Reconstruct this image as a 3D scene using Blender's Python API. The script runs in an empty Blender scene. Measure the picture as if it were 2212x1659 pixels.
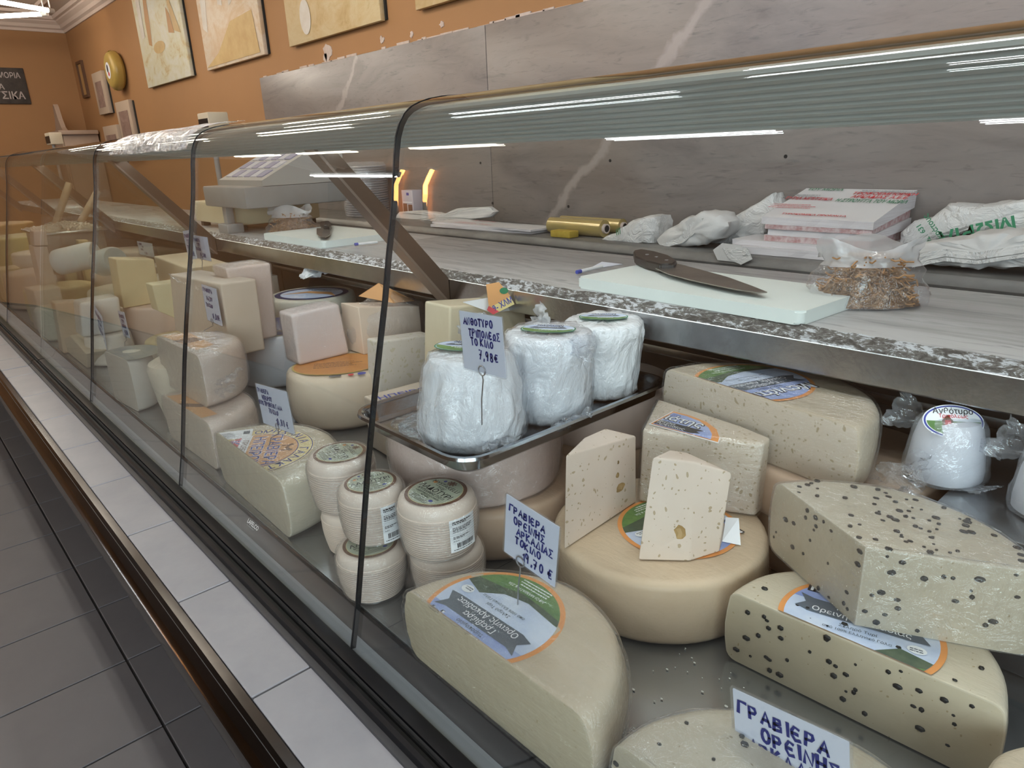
import bpy, bmesh, math, random
from mathutils import Vector, Matrix, noise
random.seed(7)
SC = bpy.context.scene
COL = SC.collection
PI = math.pi

# ------------------------------------------------------------------ camera
H = 1.22                                   # camera height; zr below = height relative to the lens
YAW, PITCH, ROLL, FPX = 0.846267, 0.326216, -0.040772, 1506.96
IW, IH = 2212, 1659
_c, _s = math.cos, math.sin
FWD = Vector((-_s(YAW)*_c(PITCH), _c(YAW)*_c(PITCH), -_s(PITCH)))
_r = Vector((_c(YAW), _s(YAW), 0)); _u = _r.cross(FWD)
RIGHT = _c(ROLL)*_r + _s(ROLL)*_u
UP = -_s(ROLL)*_r + _c(ROLL)*_u
EYE = Vector((0, 0, H))
cd = bpy.data.cameras.new('camera'); cam = bpy.data.objects.new('camera', cd); COL.objects.link(cam)
cd.sensor_width = 36; cd.lens = FPX/IW*36; cd.clip_start = .02; cd.clip_end = 60
m = Matrix((RIGHT, UP, -FWD)).transposed().to_4x4(); m.translation = EYE
cam.matrix_world = m
SC.camera = cam

def ray(px, py): return RIGHT*((px-IW/2)/FPX) - UP*((py-IH/2)/FPX) + FWD
def pz(px, py, zr): d = ray(px, py); return EYE + d*(zr/d.z)
def pY(px, py, y): d = ray(px, py); return EYE + d*(y/d.y)
def pX(px, py, x): d = ray(px, py); return EYE + d*(x/d.x)
def W(x, y, zr): return Vector((x, y, H+zr))

# ------------------------------------------------------------------ world, lights, exposure
wd = bpy.data.worlds.new('world'); SC.world = wd; wd.use_nodes = True
wb = wd.node_tree.nodes['Background']; wb.inputs[0].default_value = (.75, .85, 1, 1); wb.inputs[1].default_value = .6
SC.view_settings.view_transform = 'Standard'; SC.view_settings.look = 'None'
SC.view_settings.exposure = 0.0; SC.view_settings.gamma = 1; SC.view_settings.use_curve_mapping = False
SC.cycles.use_denoising = True
SC.cycles.max_bounces = 6; SC.cycles.diffuse_bounces = 3; SC.cycles.glossy_bounces = 3; SC.cycles.transparent_max_bounces = 20
SC.cycles.use_light_tree = False
SC.cycles.use_adaptive_sampling = True; SC.cycles.adaptive_threshold = .025
SC.cycles.caustics_reflective = False; SC.cycles.caustics_refractive = False
SC.cycles.sample_clamp_indirect = 4.0

def area(name, loc, target, sx, sy, power, col):
    l = bpy.data.lights.new(name, 'AREA'); l.shape = 'RECTANGLE'; l.size = sx; l.size_y = sy; l.energy = power; l.color = col
    o = bpy.data.objects.new(name, l); COL.objects.link(o); o.location = loc
    o.rotation_euler = (Vector(target)-Vector(loc)).to_track_quat('-Z', 'Y').to_euler(); return o
# daylight from the shop front at the +X end, plus an added light behind the viewer
area('daylight_shopfront', (2.86, -1.75, 1.75), (-.6, .6, .9), 2.6, 2.1, 140, (.80, .89, 1))
area('added_front_light', (1.7, -4.44, 1.7), (-.9, .8, .8), 2.1, 1.9, 85, (.86, .92, 1))  # added to lift the front faces, set where the panes cannot mirror it


# ------------------------------------------------------------------ object helpers
ORG = {}
def thing(name, label, cat, org, group=None, kind=None):
    o = bpy.data.objects.new(name, None); COL.objects.link(o); o.location = org; o.empty_display_size = .03
    ORG[o] = Vector(org); tag(o, label, cat, group, kind); return o
def tag(o, label=None, cat=None, group=None, kind=None):
    if label: o['label'] = label
    if cat: o['category'] = cat
    if group: o['group'] = group
    if kind: o['kind'] = kind
    return o
def link(name, me, parent=None, org=None):
    """me is in world coordinates; it is shifted to the origin of its thing."""
    o = bpy.data.objects.new(name, me); COL.objects.link(o)
    if parent is not None:
        og = ORG[parent]; o.parent = parent
    else:
        og = Vector(org) if org is not None else Vector((0, 0, 0)); o.location = og
    me.transform(Matrix.Translation(-og)); ORG[o] = og
    return o
def put(name, verts, faces, mats, parent=None, org=None, smooth=None, mi=None):
    me = bpy.data.meshes.new(name); me.from_pydata([tuple(v) for v in verts], [], faces); me.update()
    return fin(name, me, mats, parent, org, smooth, mi)
def fin(name, me, mats, parent=None, org=None, smooth=None, mi=None):
    if not isinstance(mats, (list, tuple)): mats = [mats]
    for m_ in mats: me.materials.append(m_)
    if mi: me.polygons.foreach_set('material_index', mi)
    if smooth is not None:
        me.shade_smooth(); me.set_sharp_from_angle(angle=math.radians(smooth))
    return link(name, me, parent, org)
def putbm(name, bm, mats, parent=None, org=None, smooth=None):
    bmesh.ops.recalc_face_normals(bm, faces=bm.faces[:])
    me = bpy.data.meshes.new(name); bm.to_mesh(me); bm.free()
    return fin(name, me, mats, parent, org, smooth)
def bm_box(bm, lo, hi, bev=0, seg=2, M=None, mi=0):
    lo = Vector(lo); hi = Vector(hi); c = (lo+hi)/2; s = hi-lo
    r = bmesh.ops.create_cube(bm, size=1, matrix=Matrix.Translation(c) @ Matrix.Diagonal((s.x, s.y, s.z, 1)))
    vs = r['verts']
    fs = {f for v in vs for f in v.link_faces}
    for f in fs: f.material_index = mi
    if bev > 0:
        es = list({e for v in vs for e in v.link_edges})
        q = bmesh.ops.bevel(bm, geom=es, offset=bev, segments=seg, affect='EDGES', profile=.5)
        vs = list({v for f in q['faces'] for v in f.verts} | {v for v in vs if v.is_valid})
    if M is not None: bmesh.ops.transform(bm, matrix=M, verts=vs)
    return vs
def box(name, lo, hi, mat, parent=None, bev=0, org=None, M=None, smooth=35, seg=2):
    bm = bmesh.new(); bm_box(bm, lo, hi, bev, seg, M); return putbm(name, bm, mat, parent, org, smooth if bev else None)
def bm_prism(bm, bot, top, mi=0):
    """closed prism from two rings of equal length"""
    n = len(bot); a = [bm.verts.new(v) for v in bot]; b = [bm.verts.new(v) for v in top]
    fs = [bm.faces.new(a[::-1]), bm.faces.new(b)]
    for i in range(n): fs.append(bm.faces.new((a[i], a[(i+1) % n], b[(i+1) % n], b[i])))
    for f in fs: f.material_index = mi
    return a+b, fs
def bm_tube(bm, pts, r, n=8, caps=True, mi=0):
    pts = [Vector(p) for p in pts]; rs = r if isinstance(r, (list, tuple)) else [r]*len(pts); rings = []
    up = Vector((0, 0, 1)) if abs((pts[1]-pts[0]).normalized().z) < .9 else Vector((1, 0, 0))
    for i, p in enumerate(pts):
        t = (pts[min(i+1, len(pts)-1)]-pts[max(i-1, 0)]).normalized()
        a = t.cross(up).normalized(); b = a.cross(t); up = b
        rings.append([bm.verts.new(p+(a*math.cos(2*PI*k/n)+b*math.sin(2*PI*k/n))*rs[i]) for k in range(n)])
    for i in range(len(pts)-1):
        for k in range(n):
            f = bm.faces.new((rings[i][k], rings[i][(k+1) % n], rings[i+1][(k+1) % n], rings[i+1][k])); f.material_index = mi; f.smooth = True
    if caps:
        bm.faces.new(rings[0][::-1]).material_index = mi; bm.faces.new(rings[-1]).material_index = mi
def tube(name, pts, r, mat, parent=None, org=None, n=8):
    bm = bmesh.new(); bm_tube(bm, pts, r, n); return putbm(name, bm, mat, parent, org, 40)
def bm_lathe(bm, prof, c, n=48, mi=0, wob=None):
    """prof: (r,z) from axis bottom to axis top"""
    c = Vector(c); rings = []
    for (r, z) in prof:
        if r < 1e-6: rings.append([bm.verts.new(c+Vector((0, 0, z)))])
        else:
            ring = []
            for k in range(n):
                a = 2*PI*k/n; d = Vector((math.cos(a)*r, math.sin(a)*r, z))
                if wob: d = wob(d, a)
                ring.append(bm.verts.new(c+d))
            rings.append(ring)
    for i in range(len(rings)-1):
        A, B = rings[i], rings[i+1]
        for k in range(n):
            j = (k+1) % n
            if len(A) == 1 and len(B) == 1: continue
            if len(A) == 1: f = bm.faces.new((A[0], B[j], B[k])) if True else None
            elif len(B) == 1: f = bm.faces.new((A[k], A[j], B[0]))
            else: f = bm.faces.new((A[k], A[j], B[j], B[k]))
            f.material_index = mi
def lathe(name, prof, c, mat, parent=None, org=None, n=48, smooth=40, wob=None):
    bm = bmesh.new(); bm_lathe(bm, prof, c, n, 0, wob); return putbm(name, bm, mat, parent, org, smooth)
def cut(bm, co, no, mi=1):
    """remove what lies on the +no side and close the cut"""
    g = bm.verts[:]+bm.edges[:]+bm.faces[:]
    r = bmesh.ops.bisect_plane(bm, geom=g, plane_co=co, plane_no=no, clear_outer=True, dist=1e-6)
    es = [e for e in r['geom_cut'] if isinstance(e, bmesh.types.BMEdge)]
    q = bmesh.ops.holes_fill(bm, edges=es, sides=0)
    for f in q['faces']: f.material_index = mi
def dup(root, org, rotz=0, label=None, group=None):
    r = root.copy(); COL.objects.link(r); r.location = org; r.rotation_euler = (0, 0, rotz); ORG[r] = Vector(org)
    if label: r['label'] = label
    if group: r['group'] = group
    for ch in list(root.children):
        c2 = ch.copy(); COL.objects.link(c2); c2.parent = r
        for g in list(ch.children):
            d = g.copy(); COL.objects.link(d); d.parent = c2
    return r

# ------------------------------------------------------------------ materials
MATS = {}
class NT:
    def __init__(s, name):
        s.m = bpy.data.materials.new(name); s.m.use_nodes = True; s.t = s.m.node_tree; s.n = s.t.nodes
        s.p = s.n['Principled BSDF']; s.out = s.n['Material Output']
    def add(s, ty, ins=None, **kw):
        nd = s.n.new('ShaderNode'+ty)
        for k, v in kw.items(): setattr(nd, k, v)
        for k, v in (ins or {}).items(): s.set(nd, k, v)
        return nd
    def set(s, nd, k, v):
        sock = nd.inputs[k]
        if isinstance(v, bpy.types.NodeSocket): s.t.links.new(v, sock)
        elif isinstance(v, bpy.types.Node): s.t.links.new(v.outputs[0], sock)
        else:
            if isinstance(v, tuple) and len(v) == 3 and sock.type == 'RGBA': v = v+(1,)
            sock.default_value = v
    def P(s, **kw):
        for k, v in kw.items(): s.set(s.p, k.replace('_', ' '), v)
    def coord(s, scale=(1, 1, 1), rot=(0, 0, 0), kind='Object', loc=(0, 0, 0)):
        tc = s.add('TexCoord'); mp = s.add('Mapping', {'Scale': scale, 'Rotation': rot, 'Location': loc})
        s.t.links.new(tc.outputs[kind], mp.inputs[0]); return mp
    def noise(s, vec, scale, detail=4, rough=.55, dist=0.):
        return s.add('TexNoise', {'Vector': vec, 'Scale': scale, 'Detail': detail, 'Roughness': rough, 'Distortion': dist})
    def ramp(s, fac, stops, interp='LINEAR'):
        r = s.add('ValToRGB', {'Fac': fac}); e = r.color_ramp; e.interpolation = interp
        while len(e.elements) < len(stops): e.elements.new(.5)
        for el, (p, c) in zip(e.elements, stops):
            el.position = p; el.color = (c if isinstance(c, tuple) else (c, c, c))[:3]+(1,)
        return r.outputs[0]
    def mix(s, f, a, b, mode='MIX'):
        x = s.add('MixRGB', {'Fac': f, 'Color1': a, 'Color2': b}, blend_type=mode); return x.outputs[0]
    def math(s, op, a, b=0.):
        return s.add('Math', {0: a, 1: b}, operation=op).outputs[0]
    def bump(s, h, st, d=.01, nrm=None):
        b = s.add('Bump', {'Height': h, 'Strength': st, 'Distance': d})
        if nrm is not None: s.set(b, 'Normal', nrm)
        return b.outputs[0]
def simple(name, col, rough=.5, metal=0, **kw):
    if name in MATS: return MATS[name]
    t = NT(name); t.P(Base_Color=col, Roughness=rough, Metallic=metal, **kw); MATS[name] = t.m; return t.m
def painted(name, c1, c2, scale=6, rough=.6, bump=.1, metal=0, **kw):
    t = NT(name); v = t.coord(); n = t.noise(v, scale, 6, .6)
    t.P(Base_Color=t.mix(t.ramp(n.outputs[0], [(.35, 0.), (.65, 1.)]), c1, c2), Roughness=rough, Metallic=metal, Normal=t.bump(t.noise(v, scale*8, 4).outputs[0], bump, .004), **kw)
    return t.m
def cheese(name, c1, c2, film=.0, rough=.45, holes=0., wr=.25, hs=70, hc=(.34, .25, .12), streak=(4, 30, 30), sss=0):
    c1, c2 = [(c[0], c[1]*.965, c[2]*1.01) for c in (c1, c2)]
    t = NT(name); v = t.coord()
    n = t.noise(v, 9, 5, .6); n2 = t.noise(v, 60, 3, .6)
    col = t.mix(t.ramp(n.outputs[0], [(.3, 0.), (.7, 1.)]), c1, c2)
    n3 = t.noise(v, 3.5, 6, .7, .6); col = t.mix(t.ramp(n3.outputs[0], [(.45, 0.), (.75, .35)]), col, (c2[0]*.84, c2[1]*.74, c2[2]*.62))
    col = t.mix(t.math('MULTIPLY', n2.outputs[0], .28), col, (c2[0]*.86, c2[1]*.82, c2[2]*.72))
    nrm = t.bump(n2.outputs[0], .15, .002)
    if holes > 0:
        w = t.noise(v, 25, 2); wv = t.add('VectorMath', {0: v.outputs[0], 1: t.mix(.06, v.outputs[0], w.outputs[1])}, operation='ADD')
        vo = t.add('TexVoronoi', {'Vector': wv.outputs[0], 'Scale': hs, 'Randomness': 1.})
        rnd = t.add('SeparateColor', {0: vo.outputs[1]}).outputs[0]
        thr = t.math('MULTIPLY', t.math('POWER', rnd, 2.2), .6*holes)
        h = t.math('LESS_THAN', vo.outputs[0], thr)
        sm = t.add('MapRange', {0: vo.outputs[0], 1: 0., 2: .3, 3: 0., 4: 1.}).outputs[0]
        col = t.mix(t.math('MULTIPLY', h, .7), col, hc)
        nrm = t.bump(t.math('SUBTRACT', 1., h), .7, .003, nrm)
    t.P(Base_Color=col, Roughness=rough, Normal=nrm, Specular_IOR_Level=.35)
    if sss: t.P(Subsurface_Weight=sss, Subsurface_Radius=(.012, .008, .004), Subsurface_Scale=.6)
    if film > 0:
        vs = t.coord(streak, (.3, .2, .7)); a = t.noise(vs, 5, 5, .65, 1.2)
        vs2 = t.coord((1, 1, 1), (.5, .1, .2)); b = t.noise(vs2, 26, 4, .55, 2.)
        hh = t.math('ADD', t.math('MULTIPLY', a.outputs[0], .6), b.outputs[0])
        t.P(Coat_Weight=film, Coat_Roughness=.08, Coat_IOR=1.45, Coat_Normal=t.bump(hh, min(1., wr*2.2), .02))
    MATS[name] = t.m; return t.m
def filmmat(name, tint=(.97, .98, 1), haze=.08, wr=.6, scale=30, stretch=(1, 1, 1), refl=.085):
    t = NT(name); v = t.coord(stretch, (.4, .3, .8)); n = t.noise(v, scale, 4, .6, 1.5)
    b = t.bump(n.outputs[0], wr, .01)
    lw = t.add('LayerWeight', {'Blend': .5})
    f5 = t.math('POWER', lw.outputs[1], 5.)
    fr = t.math('MINIMUM', t.math('ADD', t.math('MULTIPLY', f5, .6), refl), 1.)
    tr = t.add('BsdfTransparent', {0: tint}); gl = t.add('BsdfGlossy', {'Color': (1, 1, 1), 'Roughness': .035, 'Normal': b})
    df = t.add('BsdfTranslucent', {'Color': (.9, .92, .95)}); df2 = t.add('BsdfDiffuse', {'Color': (.9, .92, .95)})
    dd = t.add('MixShader', {0: .5, 1: df, 2: df2})
    mx = t.add('MixShader', {0: haze, 1: tr, 2: dd}); m2 = t.add('MixShader', {0: fr, 1: mx, 2: gl})
    t.t.links.new(m2.outputs[0], t.out.inputs[0]); MATS[name] = t.m; return t.m
def glassmat(name, tint, dirt=0.):
    t = NT(name)
    lw = t.add('LayerWeight', {'Blend': .5})
    f5 = t.math('POWER', lw.outputs[1], 5.)
    fr = t.math('MINIMUM', t.math('ADD', t.math('MULTIPLY', f5, .95), .042), 1.)
    tr = t.add('BsdfTransparent', {0: tint}); gl = t.add('BsdfGlossy', {'Color': (1, 1, 1), 'Roughness': .004})
    m2 = t.add('MixShader', {0: fr, 1: tr, 2: gl}); t.t.links.new(m2.outputs[0], t.out.inputs[0]); MATS[name] = t.m; return t.m
def emit(name, col, st):
    t = NT(name); t.P(Base_Color=(.8, .8, .8), Emission_Color=col, Emission_Strength=st); MATS[name] = t.m; return t.m

INK = simple('blue_ink', (.012, .018, .16), .5)
PAPER = simple('card_paper', (.70, .73, .84), .55)
LAM = filmmat('laminate_film', (.97, .98, 1), .05, .02, 4)
FILM = filmmat('cling_film', (.97, .98, 1), .06, 1., 36)
FILML = filmmat('tight_film', (.99, .995, 1), .008, .8, 20, (1, 1, 2.5), .075)
FILMS = filmmat('stretched_film', (.99, .995, 1), .008, .8, 12, (1, 7, 7), .075)
FILM2 = filmmat('bag_film', (.93, .96, 1), .22, .6, 18)
GLASS = glassmat('case_glass', (.945, .965, .95))
STEEL = painted('stainless_steel', (.50, .51, .52), (.42, .43, .44), 20, .26, .05, 1)
DARKSTEEL = painted('worn_dark_steel', (.20, .19, .18), (.30, .28, .26), 9, .38, .08, .9)
BLACK = simple('black_plastic', (.007, .007, .008), .3, Specular_IOR_Level=.25)
BLACKM = simple('black_rubber', (.012, .012, .012), .7)
WIRE = simple('wire_steel', (.5, .5, .52), .3, 1)
WHITEP = simple('white_plastic', (.78, .80, .82), .35)
RED = simple('red_print', (.60, .04, .05), .5)
GREENP = simple('green_print', (.03, .20, .10), .5)
BLACKP = simple('black_print', (.02, .02, .025), .5)
WHITEPR = simple('white_print', (.9, .92, .95), .5)
BLUEP = simple('blue_print', (.05, .07, .35), .5)
# ------------------------------------------------------------------ room shell
def walltone(name, c1, c2):
    t = NT(name); v = t.coord(); a = t.noise(v, .9, 5, .6); b = t.noise(v, 40, 4)
    t.P(Base_Color=t.mix(t.ramp(a.outputs[0], [(.35, 0.), (.65, 1.)]), c1, c2), Roughness=.75, Normal=t.bump(b.outputs[0], .12, .004)); return t.m
ORANGE = walltone('ochre_plaster', (.36, .185, .075), (.335, .172, .07))
ORANGE2 = walltone('dimmed_ochre_plaster', (.20, .105, .05), (.24, .13, .06))  # unseen walls' plaster darkened so its reflection in the glass stays dim
CEILM = walltone('ceiling_paint', (.52, .43, .36), (.56, .47, .40))
def marble_wall():
    t = NT('grey_marble'); v = t.coord()
    vr = t.coord((.7, 1, 3.2), (0, .55, 0)); a = t.noise(vr, 2.2, 8, .62, 1.2)
    vk = t.coord((2.2, 1, 14), (0, .5, 0)); k = t.noise(vk, 3., 6, .6, 2.)
    cl = t.noise(v, 1.4, 3, .5)
    c = t.ramp(a.outputs[0], [(.28, (.14, .122, .116)), (.46, (.205, .182, .172)), (.62, (.245, .217, .203)), (.8, (.215, .183, .165))])
    c = t.mix(t.ramp(k.outputs[0], [(.56, 0.), (.72, .65)]), c, (.085, .08, .083))
    c = t.mix(t.ramp(cl.outputs[0], [(.42, 0.), (.7, .5)]), c, (.235, .182, .145))
    sx = t.add('SeparateXYZ', {0: v}); nz = t.noise(v, 5, 4, .6)
    def vein(p, q, w, c):
        d = Vector((q.x-p.x, q.z-p.z)); L = d.length; d /= L; n = Vector((-d.y, d.x))
        e = t.math('ADD', t.math('MULTIPLY', t.math('SUBTRACT', sx.outputs[0], p.x), n.x), t.math('MULTIPLY', t.math('SUBTRACT', sx.outputs[2], p.z), n.y))
        e = t.math('ABSOLUTE', t.math('ADD', e, t.math('MULTIPLY', t.math('SUBTRACT', nz.outputs[0], .5), .16)))
        g = t.math('ADD', t.math('MULTIPLY', t.math('SUBTRACT', sx.outputs[0], p.x), d.x), t.math('MULTIPLY', t.math('SUBTRACT', sx.outputs[2], p.z), d.y))
        inside = t.math('MULTIPLY', t.math('GREATER_THAN', g, 0.), t.math('LESS_THAN', g, L))
        f = t.add('MapRange', {0: e, 1: w*.35, 2: w, 3: .75, 4: 0.}).outputs[0]
        return t.mix(t.math('MULTIPLY', f, inside), c, (.37, .32, .295))
    c = vein(pY(1545, -20, 2.375), pY(1175, 490, 2.375), .028, c)
    c = vein(pY(768, 118, 2.375), pY(722, 260, 2.375), .02, c)
    t.P(Base_Color=c, Roughness=.32, Normal=t.bump(a.outputs[0], .04, .004), Specular_IOR_Level=.35); return t.m
MARBLE = marble_wall()
XL, XR, YB, YF, ZC = -10.82, 3.0, 2.4, -4.6, 2.95
def struct(o): o['kind'] = 'structure'; return o
struct(box('wall_back', (XL-.12, YB, 0), (XR+.12, YB+.12, ZC), ORANGE))
struct(box('wall_left', (XL-.12, YF, 0), (XL, YB, ZC), ORANGE))
def wall_with_hole(name, axis, pos, th, a0, a1, h0, h1, z0, z1, mat):
    bm = bmesh.new()
    for (p, q, zz0, zz1) in ((a0, h0, 0, ZC), (h1, a1, 0, ZC), (h0, h1, 0, z0), (h0, h1, z1, ZC)):
        if axis == 'y': bm_box(bm, (p, pos, zz0), (q, pos+th, zz1))
        else: bm_box(bm, (pos, p, zz0), (pos+th, q, zz1))
    return struct(putbm(name, bm, mat))
wall_with_hole('wall_front', 'y', YF-.12, .12, XL, XR, .6, 2.8, .7, 2.65, ORANGE2)
wall_with_hole('wall_right', 'x', XR, .12, YF, YB, -3.1, -.4, .55, 2.8, ORANGE2)
FRAMEW = simple('window_frame_paint', (.55, .50, .44), .5)
def window(name, axis, pos, h0, h1, z0, z1, nx):
    bm = bmesh.new(); w = .05
    def bb(a, b, c, d):
        if axis == 'y': bm_box(bm, (a, pos, c), (b, pos+.06, d), .004)
        else: bm_box(bm, (pos, a, c), (pos+.06, b, d), .004)
    bb(h0, h1, z0, z0+w); bb(h0, h1, z1-w, z1)
    for i in range(nx+1):
        x = h0+(h1-h0-w)*i/nx; bb(x, x+w, z0+w, z1-w)
    o = struct(putbm(name, bm, FRAMEW, smooth=35))
    for i in range(nx):
        a = h0+(h1-h0-w)*i/nx+w; b = h0+(h1-h0-w)*(i+1)/nx
        if axis == 'y': box('pane', (a, pos+.025, z0+w), (b, pos+.031, z1-w), GLASS, o)
        else: box('pane', (pos+.025, a, z0+w), (pos+.031, b, z1-w), GLASS, o)
window('window_2', 'y', YF-.1, .6, 2.8, .7, 2.65, 2)
window('window_1', 'x', XR+.03, -3.1, -.4, .55, 2.8, 2)
struct(box('ceiling', (XL-.12, YF-.12, ZC), (XR+.12, YB+.12, ZC+.1), CEILM))
# cornice and a second moulding frame on the ceiling
CORN = walltone('cornice_plaster', (.58, .47, .40), (.62, .51, .44))
prof = [(0, -.17), (.018, -.17), (.022, -.14), (.05, -.125), (.06, -.09), (.10, -.06), (.105, -.045), (.135, -.04), (.14, 0), (0, 0)]
def trim(name, prof, axis, pos, sgn, a, b, z):
    n = len(prof); vs = []
    for t_ in (a, b):
        for (d, zz) in prof:
            k = abs(d) if True else 0
            e = (t_ + (d if t_ == a else 0)) if axis == 'x' else t_
            vs.append((e, pos-sgn*d, z+zz) if axis == 'x' else (pos+sgn*d, t_, z+zz))
    fs = [tuple(range(n))[::-1], tuple(range(n, 2*n))]+[(i, (i+1) % n, n+(i+1) % n, n+i) for i in range(n)]
    return struct(put(name, vs, fs, CORN, smooth=30))
trim('trim_1', prof, 'x', YB, 1, XL, XR, ZC)
trim('trim_2', prof, 'y', XL, 1, YF, YB, ZC)
pr2 = [(.34, 0), (.345, -.02), (.365, -.03), (.39, -.022), (.41, -.03), (.42, 0)]
trim('trim_3', pr2, 'x', YB, 1, XL+.34, XR, ZC)
trim('trim_4', pr2, 'y', XL, 1, YF, YB-.34, ZC)
# marble slabs on the back wall
ztop = H+.553
for (a, b) in ((-5.333, -2.778), (-2.774, -.22), (-.216, 2.34)):
    o = box('marble_slab', (a, YB-.022, H-.36), (b, YB, ztop), MARBLE, bpy.data.objects['wall_back'], .003)
WB = bpy.data.objects['wall_back']
HOLEM = simple('hole_dark', (.015, .013, .012), .9)
for (px, py) in ((1318, 347), (1697, 338), (1038, 352), (1228, 446), (1064, 439), (1532, 283)):
    c = pY(px, py, YB-.022); bm = bmesh.new()
    bmesh.ops.create_cone(bm, cap_ends=True, segments=12, radius1=.007, radius2=.006, depth=.004, matrix=Matrix.Translation(c) @ Matrix.Rotation(PI/2, 4, 'X'))
    putbm('screw_hole', bm, HOLEM, WB)
CHIP = painted('bare_plaster', (.62, .52, .46), (.50, .40, .34), 20, .9, .4)
def chip(cx, cy, r, sy, seed):
    rr = random.Random(seed); c = pY(cx, cy, YB); pts = []
    for k in range(14):
        a = 2*PI*k/14; q = r*(.6+.7*rr.random()); pts.append(c+Vector((math.cos(a)*q, 0, math.sin(a)*q*sy)))
    bm = bmesh.new(); bm_prism(bm, [p+Vector((0, -.004, 0)) for p in pts], pts); putbm('plaster_chip', bm, CHIP, WB)
for i, q in enumerate(((708, 112, .05, 1.0), (704, 128, .025, 1.6), (826, 86, .02, 1), (955, 52, .02, .7), (1180, 25, .012, 1), (890, 75, .014, 1))): chip(*q, i)
# chipped plaster line along the upper edge of the slabs
bm = bmesh.new(); rr = random.Random(3); x = -5.3
while x < -1.0:
    w = .03+.1*rr.random(); h = .004+.012*rr.random()
    if rr.random() < .75: bm_box(bm, (x, YB-.006, ztop), (x+w, YB, ztop+h))
    x += w*(.7+.6*rr.random())
o = putbm('plaster_joint', bm, CHIP, WB); o['kind'] = 'stuff'

# floor: single tiles near the case, a plain screed slab underneath and beyond
def floortile():
    t = NT('floor_tile'); v = t.coord(kind='Object'); oi = t.add('ObjectInfo')
    a = t.noise(v, 5, 6, .65); b = t.noise(v, 90, 3)
    c = t.mix(t.ramp(a.outputs[0], [(.3, 0.), (.7, 1.)]), (.095, .09, .091), (.122, .116, .116))
    c = t.mix(t.math('MULTIPLY', oi.outputs['Random'], .5), c, (.10, .095, .096))
    t.P(Base_Color=c, Roughness=.52, Normal=t.bump(b.outputs[0], .08, .002)); return t.m
FT = floortile(); GROUT = simple('dark_grout', (.03, .028, .028), .9)
fl = struct(box('floor', (XL-.12, YF-.12, -.1), (XR+.12, YB+.12, -.005), GROUT))
ts = .3025; jx = -1.804; jy = .2237
bm = bmesh.new(); bm_box(bm, (.0026, .0026, -.012), (ts-.0026, ts-.0026, 0), .0015, 1); tm = bpy.data.meshes.new('floor_tile'); bm.to_mesh(tm); bm.free(); tm.materials.append(FT)
cells = [(i, j) for i in range(-29, 16) for j in range(-15, 2) if XL < jx+i*ts and jx+(i+1)*ts < XR and jy+j*ts > YF]
def tile_rank(c):                                    # tiles the photograph shows come first, nearest first
    x, y = jx+(c[0]+.5)*ts, jy+(c[1]+.5)*ts; return (0 if c[1] >= -1 and -5.5 < x < -.6 else 1, x*x+y*y)
cells.sort(key=tile_rank)
for i, j in cells[:290]:
    o = bpy.data.objects.new('floor_tile', tm); COL.objects.link(o); o.parent = fl; o.location = (jx+i*ts, jy+j*ts, 0)
bm = bmesh.new()
for i, j in cells[290:]: bm_box(bm, (jx+i*ts+.0026, jy+j*ts+.0026, -.012), (jx+(i+1)*ts-.0026, jy+(j+1)*ts-.0026, 0))
o = putbm('farther_tiles', bm, FT, fl); o['kind'] = 'stuff'

# ------------------------------------------------------------------ display case
def extr(bm, prof, x0, x1, closed=True, mi=0):
    """extrude a (y,zr) outline along X"""
    n = len(prof); A = [bm.verts.new(W(x0, y, z)) for y, z in prof]; B = [bm.verts.new(W(x1, y, z)) for y, z in prof]
    fs = []
    for i in range(n if closed else n-1): fs.append(bm.faces.new((A[i], A[(i+1) % n], B[(i+1) % n], B[i])))
    if closed: fs += [bm.faces.new(A[::-1]), bm.faces.new(B)]
    for f in fs: f.material_index = mi
def ex(name, prof, x0, x1, mat, parent, smooth=35):
    bm = bmesh.new(); extr(bm, prof, x0, x1); return putbm(name, bm, mat, parent, None, smooth)
GP = [(.343, -.63), (.359, -.564), (.377, -.475), (.395, -.385), (.413, -.305), (.431, -.23), (.446, -.17), (.457, -.118), (.468, -.072), (.475, -.036), (.480, -.004),
      (.485, .018), (.491, .032), (.499, .043), (.509, .0505), (.521, .0555), (.535, .0595), (.555, .0627), (.58, .0648), (.605, .066)]
def offs(prof, d):
    out = []
    for i, (y, z) in enumerate(prof):
        a = prof[max(i-1, 0)]; b = prof[min(i+1, len(prof)-1)]; t_ = Vector((b[0]-a[0], b[1]-a[1])).normalized()
        out.append((y+t_.y*d, z-t_.x*d))
    return out
GIN = offs(GP, .006)
FRM = simple('canopy_aluminium', (.56, .60, .57), .4, .15)
FRM2 = simple('canopy_trim_gold', (.42, .32, .17), .35, .5)
BRK = simple('bronze_bracket', (.085, .058, .042), .38, .35)
BRK2 = simple('bracket_edge', (.22, .17, .14), .35, .5)
RAILM = painted('bumper_steel', (.055, .054, .053), (.08, .077, .075), 6, .14, .01, 1)
LTILE = painted('white_ledge_tile', (.28, .28, .293), (.32, .318, .326), 12, .3, .06)
GREYS = simple('grey_strip', (.17, .185, .205), .35)
CASEB = simple('case_body', (.03, .03, .032), .5)
DECK = painted('deck_steel', (.36, .37, .38), (.30, .31, .32), 4, .22, .03, .85)
INNER = simple('case_inner_dark', (.035, .032, .030), .45)
CLAMP = emit('case_fill_cool', (.86, .93, 1), 13); CFILLW = emit('case_fill_warm', (1, .90, .76), 18)  # glow of the added tubes hidden behind the canopies
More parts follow.
